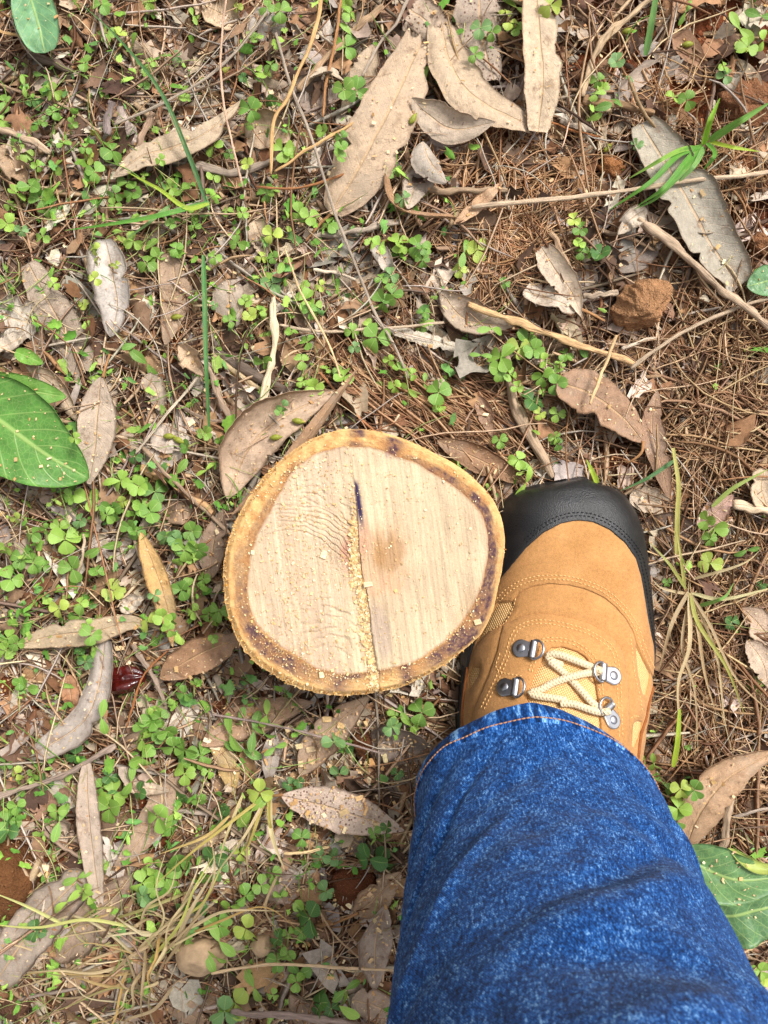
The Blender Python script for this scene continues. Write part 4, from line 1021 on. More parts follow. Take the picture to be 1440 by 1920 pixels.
# ================================================================== fallen leaves
def leaf_mesh(name, mid, hw, shape='lance', z0=0.012, arch=0.0, curl=0.15, tilt=0.0, twist=0.0, wav=0.13, blunt=(0, 0), ragged=0.06, notches=(), nu=50, nv=14, seed=0, zends=None, thick=0.00035):
    """mid: midrib points in photo pixels (base to tip), hw: half width in photo pixels"""
    zc = z0
    pts = spline(mid, nu); u = np.linspace(0, 1, nu)
    zz = z0 + arch * np.sin(np.pi * u)
    if zends is not None: zz = zz + np.interp(u, np.linspace(0, 1, len(zends)), zends)
    if ragged > 0.03: zz = zz + (fbm(u * 3 + seed * 1.7, 0 * u + seed, 2, seed + 11) - 0.5) * 0.010
    d = CAM_H - zz
    x = (pts[:, 0] - 720) / FPX * d; y = (960 - pts[:, 1]) / FPX * d
    gg = ground_z(x, y); gg = 0.35 * gg + 0.65 * gg.mean()
    C = np.stack([x, y, zz + gg], 1)
    T = np.gradient(C, axis=0); T /= np.linalg.norm(T, axis=1)[:, None]
    S = np.cross(T, [0, 0, 1]); S /= np.linalg.norm(S, axis=1)[:, None] + 1e-9; U = np.cross(S, T)
    uu = blunt[0] + (1 - blunt[0] - blunt[1]) * u
    if shape == 'lance': w = np.sin(np.pi * uu ** 0.85) ** 0.85
    elif shape == 'ovate': w = np.sin(np.pi * uu ** 0.7) ** 0.62
    elif shape == 'strip': w = np.clip(np.sin(np.pi * uu), 0, 1) ** 0.3
    else: w = np.sin(np.pi * uu ** 1.25) ** 0.7
    w = np.maximum(w, 0.03) * hw / FPX * (CAM_H - z0)
    v = np.linspace(-1, 1, nv)
    eL = 1 + ragged * 4 * (fbm(u * 9 + seed, 0 * u + seed, 3, seed) - 0.5); eR = 1 + ragged * 4 * (fbm(u * 9 + seed + 40, 0 * u + seed, 3, seed + 1) - 0.5)
    if ragged > 0.03:
        hf = np.random.default_rng(seed + 400)
        eL = eL + ragged * 1.6 * (vnoise(u * 34 + seed, 0 * u, seed) - 0.5); eR = eR + ragged * 1.6 * (vnoise(u * 34 + seed + 7, 0 * u, seed) - 0.5)
        notches = list(notches) + [(hf.choice([-1, 1]), hf.uniform(0.15, 0.9), hf.uniform(0.15, 0.5), hf.uniform(0.012, 0.04)) for _ in range(hf.integers(0, 4))]
    for side, nuu, dep, wd in notches:
        g = np.exp(-((u - nuu) / wd) ** 2) * dep
        if side < 0: eL = eL * (1 - g)
        else: eR = eR * (1 - g)
    ww = np.where(v[None] < 0, eL[:, None], eR[:, None]) * w[:, None]
    tl = tilt + twist * (u - 0.5); ct, sn = np.cos(tl)[:, None, None], np.sin(tl)[:, None, None]
    S2 = S[:, None] * ct + U[:, None] * sn; U2 = U[:, None] * ct - S[:, None] * sn
    cz = curl * ww * v[None] ** 2 - 0.04 * ww * np.exp(-(v[None] / 0.12) ** 2)
    cz = cz + wav * w[:, None] * (fbm(u[:, None] * 5 + seed * 3, v[None] * 1.5 + seed, 3, seed + 5) - 0.5) * 2
    if ragged > 0.03:
        hf = np.random.default_rng(seed + 900); cL, cR = hf.normal(0.08, 0.36, 2)
        cz = cz + np.where(v[None] < 0, cL, cR) * ww * np.abs(v[None]) ** 3 * (0.3 + 1.4 * fbm(u * 2.5 + seed, 0 * u, 2, seed + 13))[:, None]
    # jagged broken ends
    shift = np.zeros((nu, nv))
    if blunt[0] > 0.05: shift += (1 - smooth(u, 0, 0.15))[:, None] * (fbm(v[None] * 4 + seed, 0 * v[None], 3, seed + 7) - 0.5) * w.max() * 0.9
    if blunt[1] > 0.05: shift -= smooth(u, 0.85, 1)[:, None] * (fbm(v[None] * 4 + seed + 9, 0 * v[None], 3, seed + 8) - 0.5) * w.max() * 0.9
    top = C[:, None] + S2 * (v[None] * ww)[..., None] + U2 * cz[..., None] + T[:, None] * shift[..., None]
    nrm = np.cross(np.gradient(top, axis=0), np.gradient(top, axis=1)); nrm /= np.linalg.norm(nrm, axis=2)[..., None] + 1e-12
    nrm *= np.sign(nrm[..., 2:3] + 1e-9)
    bot = top - nrm * thick
    V = np.concatenate([top.reshape(-1, 3), bot.reshape(-1, 3)]); i = np.arange(nu * nv).reshape(nu, nv); o = nu * nv
    F = [np.stack([i[:-1, :-1], i[1:, :-1], i[1:, 1:], i[:-1, 1:]], -1).reshape(-1, 4)]
    F.append(F[0][:, ::-1] + o)
    rim = np.concatenate([i[:, 0], i[-1, 1:], i[::-1, -1][1:], i[0, ::-1][1:]]); F.append(np.stack([rim[:-1], rim[1:], rim[1:] + o, rim[:-1] + o], 1))
    F = np.concatenate(F)
    A = np.zeros((nu, nv, 3)); A[..., 0] = u[:, None]; A[..., 1] = v[None]; A = np.concatenate([A.reshape(-1, 3)] * 2)
    org = C[nu // 2].copy()
    me = mesh_from(name, V - org, F, {'lc': A})
    SURF.append((top.reshape(-1, 3), np.stack([i[:-1, :-1], i[1:, :-1], i[1:, 1:], i[:-1, 1:]], -1).reshape(-1, 4)))
    return me, org, C

TAN = (176,148,118); GREY = (158,142,124); LGREY = (180,166,152); BROWN = (150,112,80); DBROWN = (118,86,62); PALE = (200,180,154); PINK = (182,154,132); OCHRE = (186,142,80); DGREY = (120,106,94)
# midrib pixels, half width, colour, options, label
LEAVES = [
 ([(620,402),(660,338),(700,265),(745,175),(792,74)], 58, TAN, dict(shape='ovate', z0=0.020, arch=0.006, curl=0.10, blunt=(0,0.18), notches=((-1,0.36,0.45,0.03),(1,0.88,0.4,0.05)), ragged=0.05), 'large tan gum leaf with a notch, lying diagonally below the top edge'),
 ([(1002,-40),(1012,60),(1018,150),(1008,248)], 35, (190,164,132), dict(shape='strip', z0=0.026, arch=0.006, curl=0.14, blunt=(0,0.04), zends=(0.006,0,0.0)), 'long tan blunt-tipped gum leaf standing straight down from the top edge'),
 ([(828,48),(842,110),(872,165),(925,202),(995,236)], 40, (178,152,122), dict(shape='lance', z0=0.022, arch=0.008, curl=0.22, tilt=0.25, blunt=(0.14,0.12)), 'bent tan leaf curving from speckled leaf to the blunt upright leaf'),
 ([(772,183),(800,212),(850,243),(928,229)], 30, (180,158,134), dict(shape='lance', z0=0.026, arch=-0.004, curl=0.5, tilt=-0.15, zends=(0.006,0,0.006)), 'small cupped grey-tan leaf hanging below the bent tan leaf'),
 ([(898,-10),(905,70),(926,148)], 48, (152,132,114), dict(shape='ovate', z0=0.017, curl=0.1, blunt=(0.2,0.05)), 'broad grey leaf with dark specks beside the blunt upright leaf', 'dryspeck'),
 ([(770,15),(810,45),(852,75)], 34, (172,148,124), dict(shape='ovate', z0=0.019, curl=-0.2, blunt=(0.2,0.2), ragged=0.1), 'curled scrap of leaf peppered with black specks by the top edge', 'dryspeck'),
 ([(1202,232),(1250,312),(1298,395),(1338,465),(1386,537)], 47, (150,140,122), dict(shape='strip', z0=0.018, arch=0.006, curl=0.16, tilt=0.1, blunt=(0.03,0.03), notches=((1,0.92,0.3,0.04),)), 'long grey-green dead leaf lying under the green grass tuft'),
 ([(792,268),(806,305),(836,346)], 27, (160,146,130), dict(shape='ovate', z0=0.028, arch=0.006, curl=-0.55, tilt=0.3), 'small grey folded leaf cupped over, right of the large tan leaf'),
 ([(812,338),(780,352),(764,396)], 24, (178,158,138), dict(shape='ovate', z0=0.018, curl=0.1), 'small pale triangular leaf below the grey folded leaf'),
 ([(724,330),(730,372),(752,396),(800,408),(856,412)], 15, (150,108,72), dict(shape='strip', z0=0.022, curl=0.4, tilt=0.85), 'orange-brown curled leaf strip bending round below the folded leaf'),
 ([(850,424),(895,388),(945,342)], 13, (178,136,98), dict(shape='lance', z0=0.022, curl=0.2), 'narrow tan leaf pointing up from the orange-brown curled strip'),
 ([(212,332),(268,293),(330,274),(392,246),(452,186)], 33, (178,154,124), dict(shape='lance', z0=0.020, arch=0.006, curl=0.15, tilt=0.15, notches=((-1,0.6,0.55,0.04),(1,0.82,0.5,0.05)), ragged=0.08), 'torn tan leaf among clover with the thin pale stem crossing it'),
 ([(200,452),(214,520),(222,580),(211,634)], 32, (182,172,162), dict(shape='ovate', z0=0.018, arch=0.005, curl=0.18), 'light grey oval leaf pointing down above the small oval seedling'),
 ([(325,478),(330,560),(312,648)], 27, (148,120,94), dict(shape='ovate', z0=0.014, curl=0.1, blunt=(0.1,0)), 'brown leaf with chewed surface left of the tall green blade'),
 ([(56,496),(90,560),(130,630),(165,700)], 33, (148,128,108), dict(shape='strip', z0=0.013, arch=0.003, curl=0.05, blunt=(0.02,0.1)), 'wide grey-brown leaf strip leaning above the small green oval leaf'),
 ([(193,708),(186,770),(182,830),(170,908)], 36, (172,150,128), dict(shape='lance', z0=0.020, arch=0.004, curl=0.15, blunt=(0,0.02)), 'tan leaf with yellow stalk hanging beside the big broad green leaf'),
 ([(-10,588),(30,600),(76,612)], 38, (196,182,162), dict(shape='strip', z0=0.015, curl=0.08, ragged=0.16), 'pale ragged leaf scrap at the left edge'),
 ([(-10,660),(25,645),(52,630)], 17, (190,172,150), dict(shape='strip', z0=0.018, curl=0.3, ragged=0.12), 'pale torn leaf strip under the ragged scrap at the left edge'),
 ([(433,524),(430,568),(442,615)], 29, (152,134,116), dict(shape='ovate', z0=0.012, curl=0.1), 'dull grey rounded leaf just right of the tall green blade'),
 ([(428,935),(462,850),(520,790),(628,734)], 44, (184,154,126), dict(shape='lance', z0=0.020, arch=0.004, curl=0.12), 'broad brown leaf tucked against the upper rim of the stump'),
 ([(436,966),(540,868),(610,775),(674,688)], 15, (150,112,78), dict(shape='lance', z0=0.026, arch=0.012, curl=0.5, tilt=0.5), 'long narrow brown folded leaf leaning on the stump bark'),
 ([(820,826),(900,862),(988,908)], 24, (142,102,70), dict(shape='lance', z0=0.016, arch=0.002, curl=0.12), 'brown leaf poking out behind the stump towards the boot toe'),
 ([(1046,716),(1108,738),(1168,782),(1206,828)], 46, (142,106,78), dict(shape='ovate', z0=0.022, arch=0.008, curl=-0.12, notches=((1,0.45,0.4,0.05),)), 'broad brown leaf with a curling stalk above the boot toe'),
 ([(1233,732),(1222,800),(1236,862),(1256,940)], 22, (140,104,78), dict(shape='lance', z0=0.016, curl=0.1), 'upright reddish-brown leaf beside the broad brown leaf with curling stalk'),
 ([(1016,468),(1044,510),(1074,552),(1090,594)], 25, (192,170,144), dict(shape='lance', z0=0.022, curl=0.3, tilt=-0.2, blunt=(0.15,0)), 'pale folded leaf pointing down left of the red clod'),
 ([(982,545),(1030,560),(1090,582)], 27, (182,166,146), dict(shape='ovate', z0=0.019, curl=0.15, notches=((1,0.6,0.5,0.03),)), 'pale cracked oval leaf lying under the pale folded leaf'),
 ([(1212,392),(1182,412),(1158,440)], 19, (186,170,150), dict(shape='lance', z0=0.024, curl=0.4, tilt=0.3), 'small pale curled leaf at the upper end of thick stick'),
 ([(1225,418),(1275,425),(1335,432)], 15, (164,144,120), dict(shape='strip', z0=0.017, curl=0.25), 'grey-tan leaf strip beside the upper end of thick stick'),
 ([(1158,508),(1200,478),(1248,440)], 27, (112,98,88), dict(shape='lance', z0=0.014, curl=0.15), 'dark grey leaf under the upper end of thick stick'),
 ([(1105,490),(1140,500),(1180,510)], 26, (84,72,64), dict(shape='ovate', z0=0.010, curl=0.15), 'blackened leaf above the red clod'),
 ([(826,548),(874,598),(962,612)], 32, (158,138,116), dict(shape='lance', z0=0.015, curl=0.35, tilt=0.2), 'rolled grey-tan leaf above the beige stick'),
 ([(722,618),(775,628),(862,652)], 12, (200,186,164), dict(shape='strip', z0=0.018, curl=0.1, ragged=0.2), 'ragged whitish leaf strip below the long grey twig'),
 ([(266,998),(290,1062),(314,1132),(326,1212)], 20, (190,148,86), dict(shape='lance', z0=0.022, arch=0.004, curl=0.25), 'ochre yellow leaf hanging down left of the stump'),
 ([(302,1272),(350,1240),(402,1214),(475,1190)], 33, (156,112,76), dict(shape='lance', z0=0.022, arch=0.006, curl=0.3, tilt=-0.2), 'brown twisted leaf with pale fold, tip towards the red husk'),
 ([(26,1212),(100,1192),(178,1184),(238,1168),(298,1170)], 24, (168,144,112), dict(shape='lance', z0=0.018, arch=0.004, curl=0.3), 'tan leaf arching sideways above the long grey curved leaf'),
 ([(196,1200),(182,1290),(150,1358),(64,1414)], 31, (164,150,138), dict(shape='strip', z0=0.020, arch=0.004, curl=0.12, blunt=(0.02,0)), 'long grey curved leaf left of the red husk'),
 ([(125,1268),(128,1300),(132,1342)], 18, (160,106,68), dict(shape='ovate', z0=0.016, curl=-0.2), 'small orange-brown leaf beside the long grey curved leaf'),
 ([(163,1428),(166,1510),(175,1600),(188,1692)], 22, (170,148,128), dict(shape='lance', z0=0.022, arch=0.003, curl=0.15, blunt=(0.06,0.12)), 'narrow grey-tan leaf standing upright below the round clover leaves'),
 ([(332,1446),(292,1528),(252,1588),(212,1628)], 28, (158,128,102), dict(shape='lance', z0=0.015, curl=0.12), 'brown diagonal leaf right of the narrow upright leaf'),
 ([(-6,1838),(60,1742),(118,1676),(164,1634)], 44, (154,136,120), dict(shape='strip', z0=0.013, arch=0.003, curl=0.1), 'large grey leaf beside the smooth brown rock'),
 ([(90,1772),(160,1720),(250,1640)], 46, (150,124,102), dict(shape='ovate', z0=0.011, curl=0.08, notches=((1,0.5,0.5,0.03),)), 'wide brown-grey leaf with a hole half under the narrow upright leaf'),
 ([(528,1490),(590,1506),(660,1526),(758,1556)], 39, (186,160,140), dict(shape='lance', z0=0.024, arch=0.005, curl=0.1), 'pale pinkish leaf covered in dark specks next to the jeans', 'dryspeck'),
 ([(563,1452),(598,1392),(640,1348),(694,1304)], 32, (158,126,98), dict(shape='lance', z0=0.016, curl=0.12), 'brown leaf strewn with wood chips below the stump'),
 ([(376,1398),(450,1356),(520,1334),(588,1316)], 31, (156,118,88), dict(shape='lance', z0=0.016, curl=0.15), 'brown leaf lying left to right just below the stump'),
 ([(222,1404),(288,1388),(350,1400)], 28, (142,114,92), dict(shape='lance', z0=0.012, curl=0.1), 'dull brown leaf under the dense clover patch'),
 ([(515,1370),(510,1410),(502,1468)], 18, (150,136,124), dict(shape='lance', z0=0.013, curl=0.15), 'small grey pointed leaf above the pale specked leaf'),
 ([(395,1400),(425,1432),(436,1492)], 22, (176,142,84), dict(shape='lance', z0=0.014, curl=0.15), 'yellowish brown leaf below the dense clover patch'),
 ([(690,1388),(755,1410),(836,1440)], 50, (130,112,98), dict(shape='ovate', z0=0.014, curl=0.08, ragged=0.07), 'wide dark grey-brown leaf between the stump and the jeans'),
 ([(715,1470),(770,1478),(835,1500)], 34, (122,106,94), dict(shape='ovate', z0=0.010, curl=0.1), 'dark grey leaf under the wide leaf at the denim hem'),
 ([(668,1716),(706,1682),(752,1636)], 30, (168,132,98), dict(shape='ovate', z0=0.016, curl=0.12), 'tan leaf with reddish stalk at the left edge of the jeans'),
 ([(722,1696),(704,1768),(704,1856)], 31, (150,130,114), dict(shape='lance', z0=0.020, curl=0.14), 'grey leaf pointing down along the left edge of the jeans'),
 ([(660,1868),(705,1882),(760,1912)], 36, (150,124,104), dict(shape='ovate', z0=0.014, curl=0.12), 'brown leaf at the bottom edge against the jeans'),
 ([(1282,1608),(1308,1532),(1368,1458),(1458,1408)], 40, (166,128,92), dict(shape='lance', z0=0.034, arch=0.010, curl=0.3, tilt=0.25, zends=(0,0.004,0.01)), 'large curled tan leaf rising beside the jeans'),
 ([(1180,928),(1215,938),(1262,956)], 24, (188,164,136), dict(shape='ovate', z0=0.014, curl=0.12), 'pale leaf just right of the boot toe'),
 ([(1200,985),(1260,990),(1320,1018)], 28, (96,74,60), dict(shape='lance', z0=0.012, curl=0.2), 'dark brown leaf right of the boot toe'),
 ([(1306,984),(1340,960),(1376,928)], 22, (166,128,112), dict(shape='lance', z0=0.020, curl=0.2, ragged=0.1), 'pinkish torn leaf above the lone yellow-green leaf'),
 ([(1432,880),(1428,920),(1448,972)], 26, (188,164,134), dict(shape='ovate', z0=0.018, curl=0.2), 'tan leaf cut by the right edge above the cut stub'),
 ([(1390,1140),(1420,1170),(1452,1210)], 26, (176,148,122), dict(shape='lance', z0=0.016, curl=0.25, ragged=0.1), 'torn tan leaf at the right edge below the stub'),
 ([(1400,1200),(1428,1240),(1440,1290)], 24, (190,164,138), dict(shape='lance', z0=0.020, curl=0.2, ragged=0.1), 'pale leaf scrap at the right edge, lowest of three'),
 ([(700,78),(680,140),(640,214)], 26, (172,148,120), dict(shape='lance', z0=0.016, curl=0.25, ragged=0.08), 'tan leaf standing left of the large tan leaf'),
 ([(548,150),(585,178),(600,228)], 30, (126,108,94), dict(shape='lance', z0=0.012, curl=0.15, ragged=0.08), 'dark grey torn leaf crossed by the straw stem'),
 ([(580,142),(612,130),(645,148)], 14, (188,168,142), dict(shape='lance', z0=0.024, curl=0.5, tilt=0.5), 'small pale curled leaf above the dark grey torn leaf'),
 ([(362,-8),(400,14),(445,34)], 32, (188,160,126), dict(shape='strip', z0=0.013, curl=0.1, ragged=0.1), 'pale tan broken leaf at the top edge'),
 ([(470,20),(505,42),(535,40)], 30, (150,138,126), dict(shape='ovate', z0=0.012, curl=0.15, ragged=0.08), 'grey broken leaf at the top edge near the clover'),
 ([(462,262),(505,252),(545,262)], 32, (170,142,112), dict(shape='ovate', z0=0.012, curl=0.12, ragged=0.06), 'tan leaf crossed by the straw stem, behind clover'),
 ([(8,268),(20,305),(48,342)], 24, (148,118,88), dict(shape='lance', z0=0.016, curl=0.5, tilt=0.3), 'brown rolled leaf at the left edge below the grey stick'),
 ([(286,815),(318,822),(352,808)], 28, (186,168,150), dict(shape='ovate', z0=0.014, curl=0.1), 'pale oval leaf carrying two yellow-green buds'),
 ([(336,648),(360,668),(384,706)], 20, (190,160,126), dict(shape='lance', z0=0.018, curl=0.5, tilt=-0.3), 'pale curled leaf with a hole beside the tall green blade'),
 ([(272,708),(294,730),(304,772)], 20, (166,146,124), dict(shape='ovate', z0=0.013, curl=0.15, ragged=0.15), 'chewed grey leaf above the pale oval leaf'),
 ([(55,690),(108,728),(152,794)], 21, (188,162,132), dict(shape='lance', z0=0.013, curl=0.1), 'pale tan leaf reaching behind the green oval leaf'),
 ([(478,416),(490,450),(498,486)], 22, (182,156,126), dict(shape='ovate', z0=0.014, curl=0.12), 'tan leaf half hidden by clover below the large tan leaf'),
 ([(700,462),(714,478),(728,505)], 15, (180,168,154), dict(shape='strip', z0=0.018, curl=0.4), 'small light grey curled leaf piece among clover'),
 ([(235,1150),(248,1128),(272,1122)], 15, (190,172,150), dict(shape='ovate', z0=0.018, curl=0.4), 'small pale crumpled leaf left of the ochre yellow leaf'),
 ([(395,1085),(402,1020),(420,955)], 26, (136,108,86), dict(shape='lance', z0=0.012, curl=0.1), 'dull brown leaf half under the left side of the stump'),
 ([(300,965),(345,958),(392,985)], 24, (138,110,84), dict(shape='lance', z0=0.011, curl=0.1), 'brown leaf behind clover left of the stump'),
 ([(232,1470),(260,1478),(318,1484)], 13, (188,164,138), dict(shape='lance', z0=0.018, curl=0.45, tilt=0.4), 'small crumpled pale leaf beside the brown diagonal leaf'),
 ([(340,1600),(385,1578),(430,1560)], 17, (166,138,106), dict(shape='lance', z0=0.014, curl=0.2), 'narrow tan leaf under the dry grass stalks'),
 ([(490,1640),(530,1660),(575,1690)], 30, (140,118,104), dict(shape='ovate', z0=0.011, curl=0.15), 'grey-brown leaf under dry straw near the pale specked leaf'),
 ([(645,1565),(665,1585),(690,1600)], 22, (132,110,96), dict(shape='ovate', z0=0.010, curl=0.15), 'small dark leaf below the pale specked leaf'),
 ([(895,740),(908,772),(925,820)], 15, (146,110,84), dict(shape='lance', z0=0.015, curl=0.2), 'small brown leaf between the stump and thick grey branch'),
 ([(1235,1370),(1245,1420),(1262,1470)], 17, (138,112,90), dict(shape='lance', z0=0.014, curl=0.2), 'brown leaf lying close beside the heel side of jeans'),
 ([(330,1870),(390,1880),(450,1900)], 26, (146,112,84), dict(shape='lance', z0=0.012, curl=0.15), 'brown leaf at the bottom edge below the beige stone'),
 ([(310,1890),(345,1905),(380,1925)], 22, (150,118,90), dict(shape='ovate', z0=0.014, curl=0.15), 'brown leaf scrap at the bottom edge beside the dry grass'),
 ([(545,1860),(570,1880),(600,1925)], 28, (148,122,100), dict(shape='lance', z0=0.011, curl=0.15), 'grey-brown leaf at the bottom edge under round green leaves'),
]
STALKS = {15: [(193,708),(199,685),(206,664)], 22: [(1206,828),(1203,848),(1188,862),(1174,868)], 41: [(530,1490),(512,1492),(498,1492)], 24: [(1090,580),(1112,590),(1134,602)], 0: [(620,402),(600,420),(574,452)], 49: [(672,1712),(650,1722),(622,1734)], 46: [(436,1440),(455,1462),(476,1480)]}
LM = {}         # landmark name -> photo pixel
def build_leaves():
    for k, row in enumerate(LEAVES):
        mid, hw, c, op, label = row[:5]
        me, org, C = leaf_mesh('dry_leaf', mid, hw, seed=k * 3 + 1, **op)
        o = obj('dry_leaf', me, M[row[5]] if len(row) > 5 else M['dry'], None, org, s2l(*[x * 0.88 + 28 for x in c], k=1.28))
        tag(o, label, 'leaf', 'fallen dry leaves on the ground')
        if k in STALKS:
            p = spline(STALKS[k], 14); z = C[0 if k not in (22, 24) else -1][2] + np.linspace(0.0006, -0.003, 14)
            if k == 22: z = z + 0.004 * np.sin(np.linspace(0, 3, 14))
            d = CAM_H - z; P = np.stack([(p[:, 0] - 720) / FPX * d, (960 - p[:, 1]) / FPX * d, z], 1)
            V, F, A = tube(P, np.linspace(0.0013, 0.0009, 14), 7); g = Geo(); g.add(V, F, A)
            obj('stalk', g.mesh('stalk', org), M['twig'], o, None, s2l(180, 132, 88))
build_leaves()

GREENS = [
 ([(-70,742),(0,788),(85,850),(168,898)], 84, (92,142,62), dict(shape='ovate', z0=0.036, arch=0.006, curl=0.14, wav=0.06, ragged=0.01, thick=0.0005), 'big broad green leaf dusted with sawdust at the left edge'),
 ([(-30,722),(50,734),(129,746)], 29, (104,150,62), dict(shape='ovate', z0=0.034, arch=0.003, curl=0.15, ragged=0.01), 'green oval leaf above the big broad leaf at the left edge'),
 ([(34,662),(58,672),(86,684)], 14, (112,158,60), dict(shape='ovate', z0=0.026, curl=0.2, ragged=0.01), 'small green oval leaf, uppermost of three at the left edge'),
 ([(52,-30),(72,38),(88,104)], 40, (112,158,112), dict(shape='strip', z0=0.032, arch=0.003, curl=0.12, ragged=0.01), 'sage green blunt leaf hanging from the top left corner'),
 ([(1462,520),(1432,528),(1403,536)], 30, (104,146,100), dict(shape='ovate', z0=0.026, curl=0.12, ragged=0.01), 'sage green rounded leaf cut by the right edge'),
 ([(1275,1600),(1330,1632),(1390,1648),(1470,1640)], 52, (98,136,84), dict(shape='ovate', z0=0.040, arch=0.005, curl=0.14, ragged=0.02), 'large green leaf with yellow turned edge beside the jeans'),
 ([(1340,1722),(1400,1712),(1480,1690)], 60, (92,130,84), dict(shape='ovate', z0=0.034, arch=0.005, curl=0.12, ragged=0.02), 'large green leaf with rusty stain, lower one beside the jeans'),
]
def build_greens():
    for k, (mid, hw, c, op, label) in enumerate(GREENS):
        me, org, C = leaf_mesh('green_leaf', mid, hw, seed=200 + k, nu=44, nv=18, **op)
        o = obj('green_leaf', me, M['broad'], None, org, s2l(*c)); tag(o, label, 'leaf', 'large green leaves at the picture edges')
        if k == 5:   # turned-over margin
            me, og2, _ = leaf_mesh('turned_edge', [(1364,1588),(1392,1612),(1425,1626),(1475,1624)], 11, 'lance', z0=0.0455, curl=0.6, tilt=0.4, seed=230, ragged=0.01)
            t = obj('turned_edge', me, M['broad'], o, Vector(og2) - Vector(org), s2l(176, 186, 96))
build_greens()

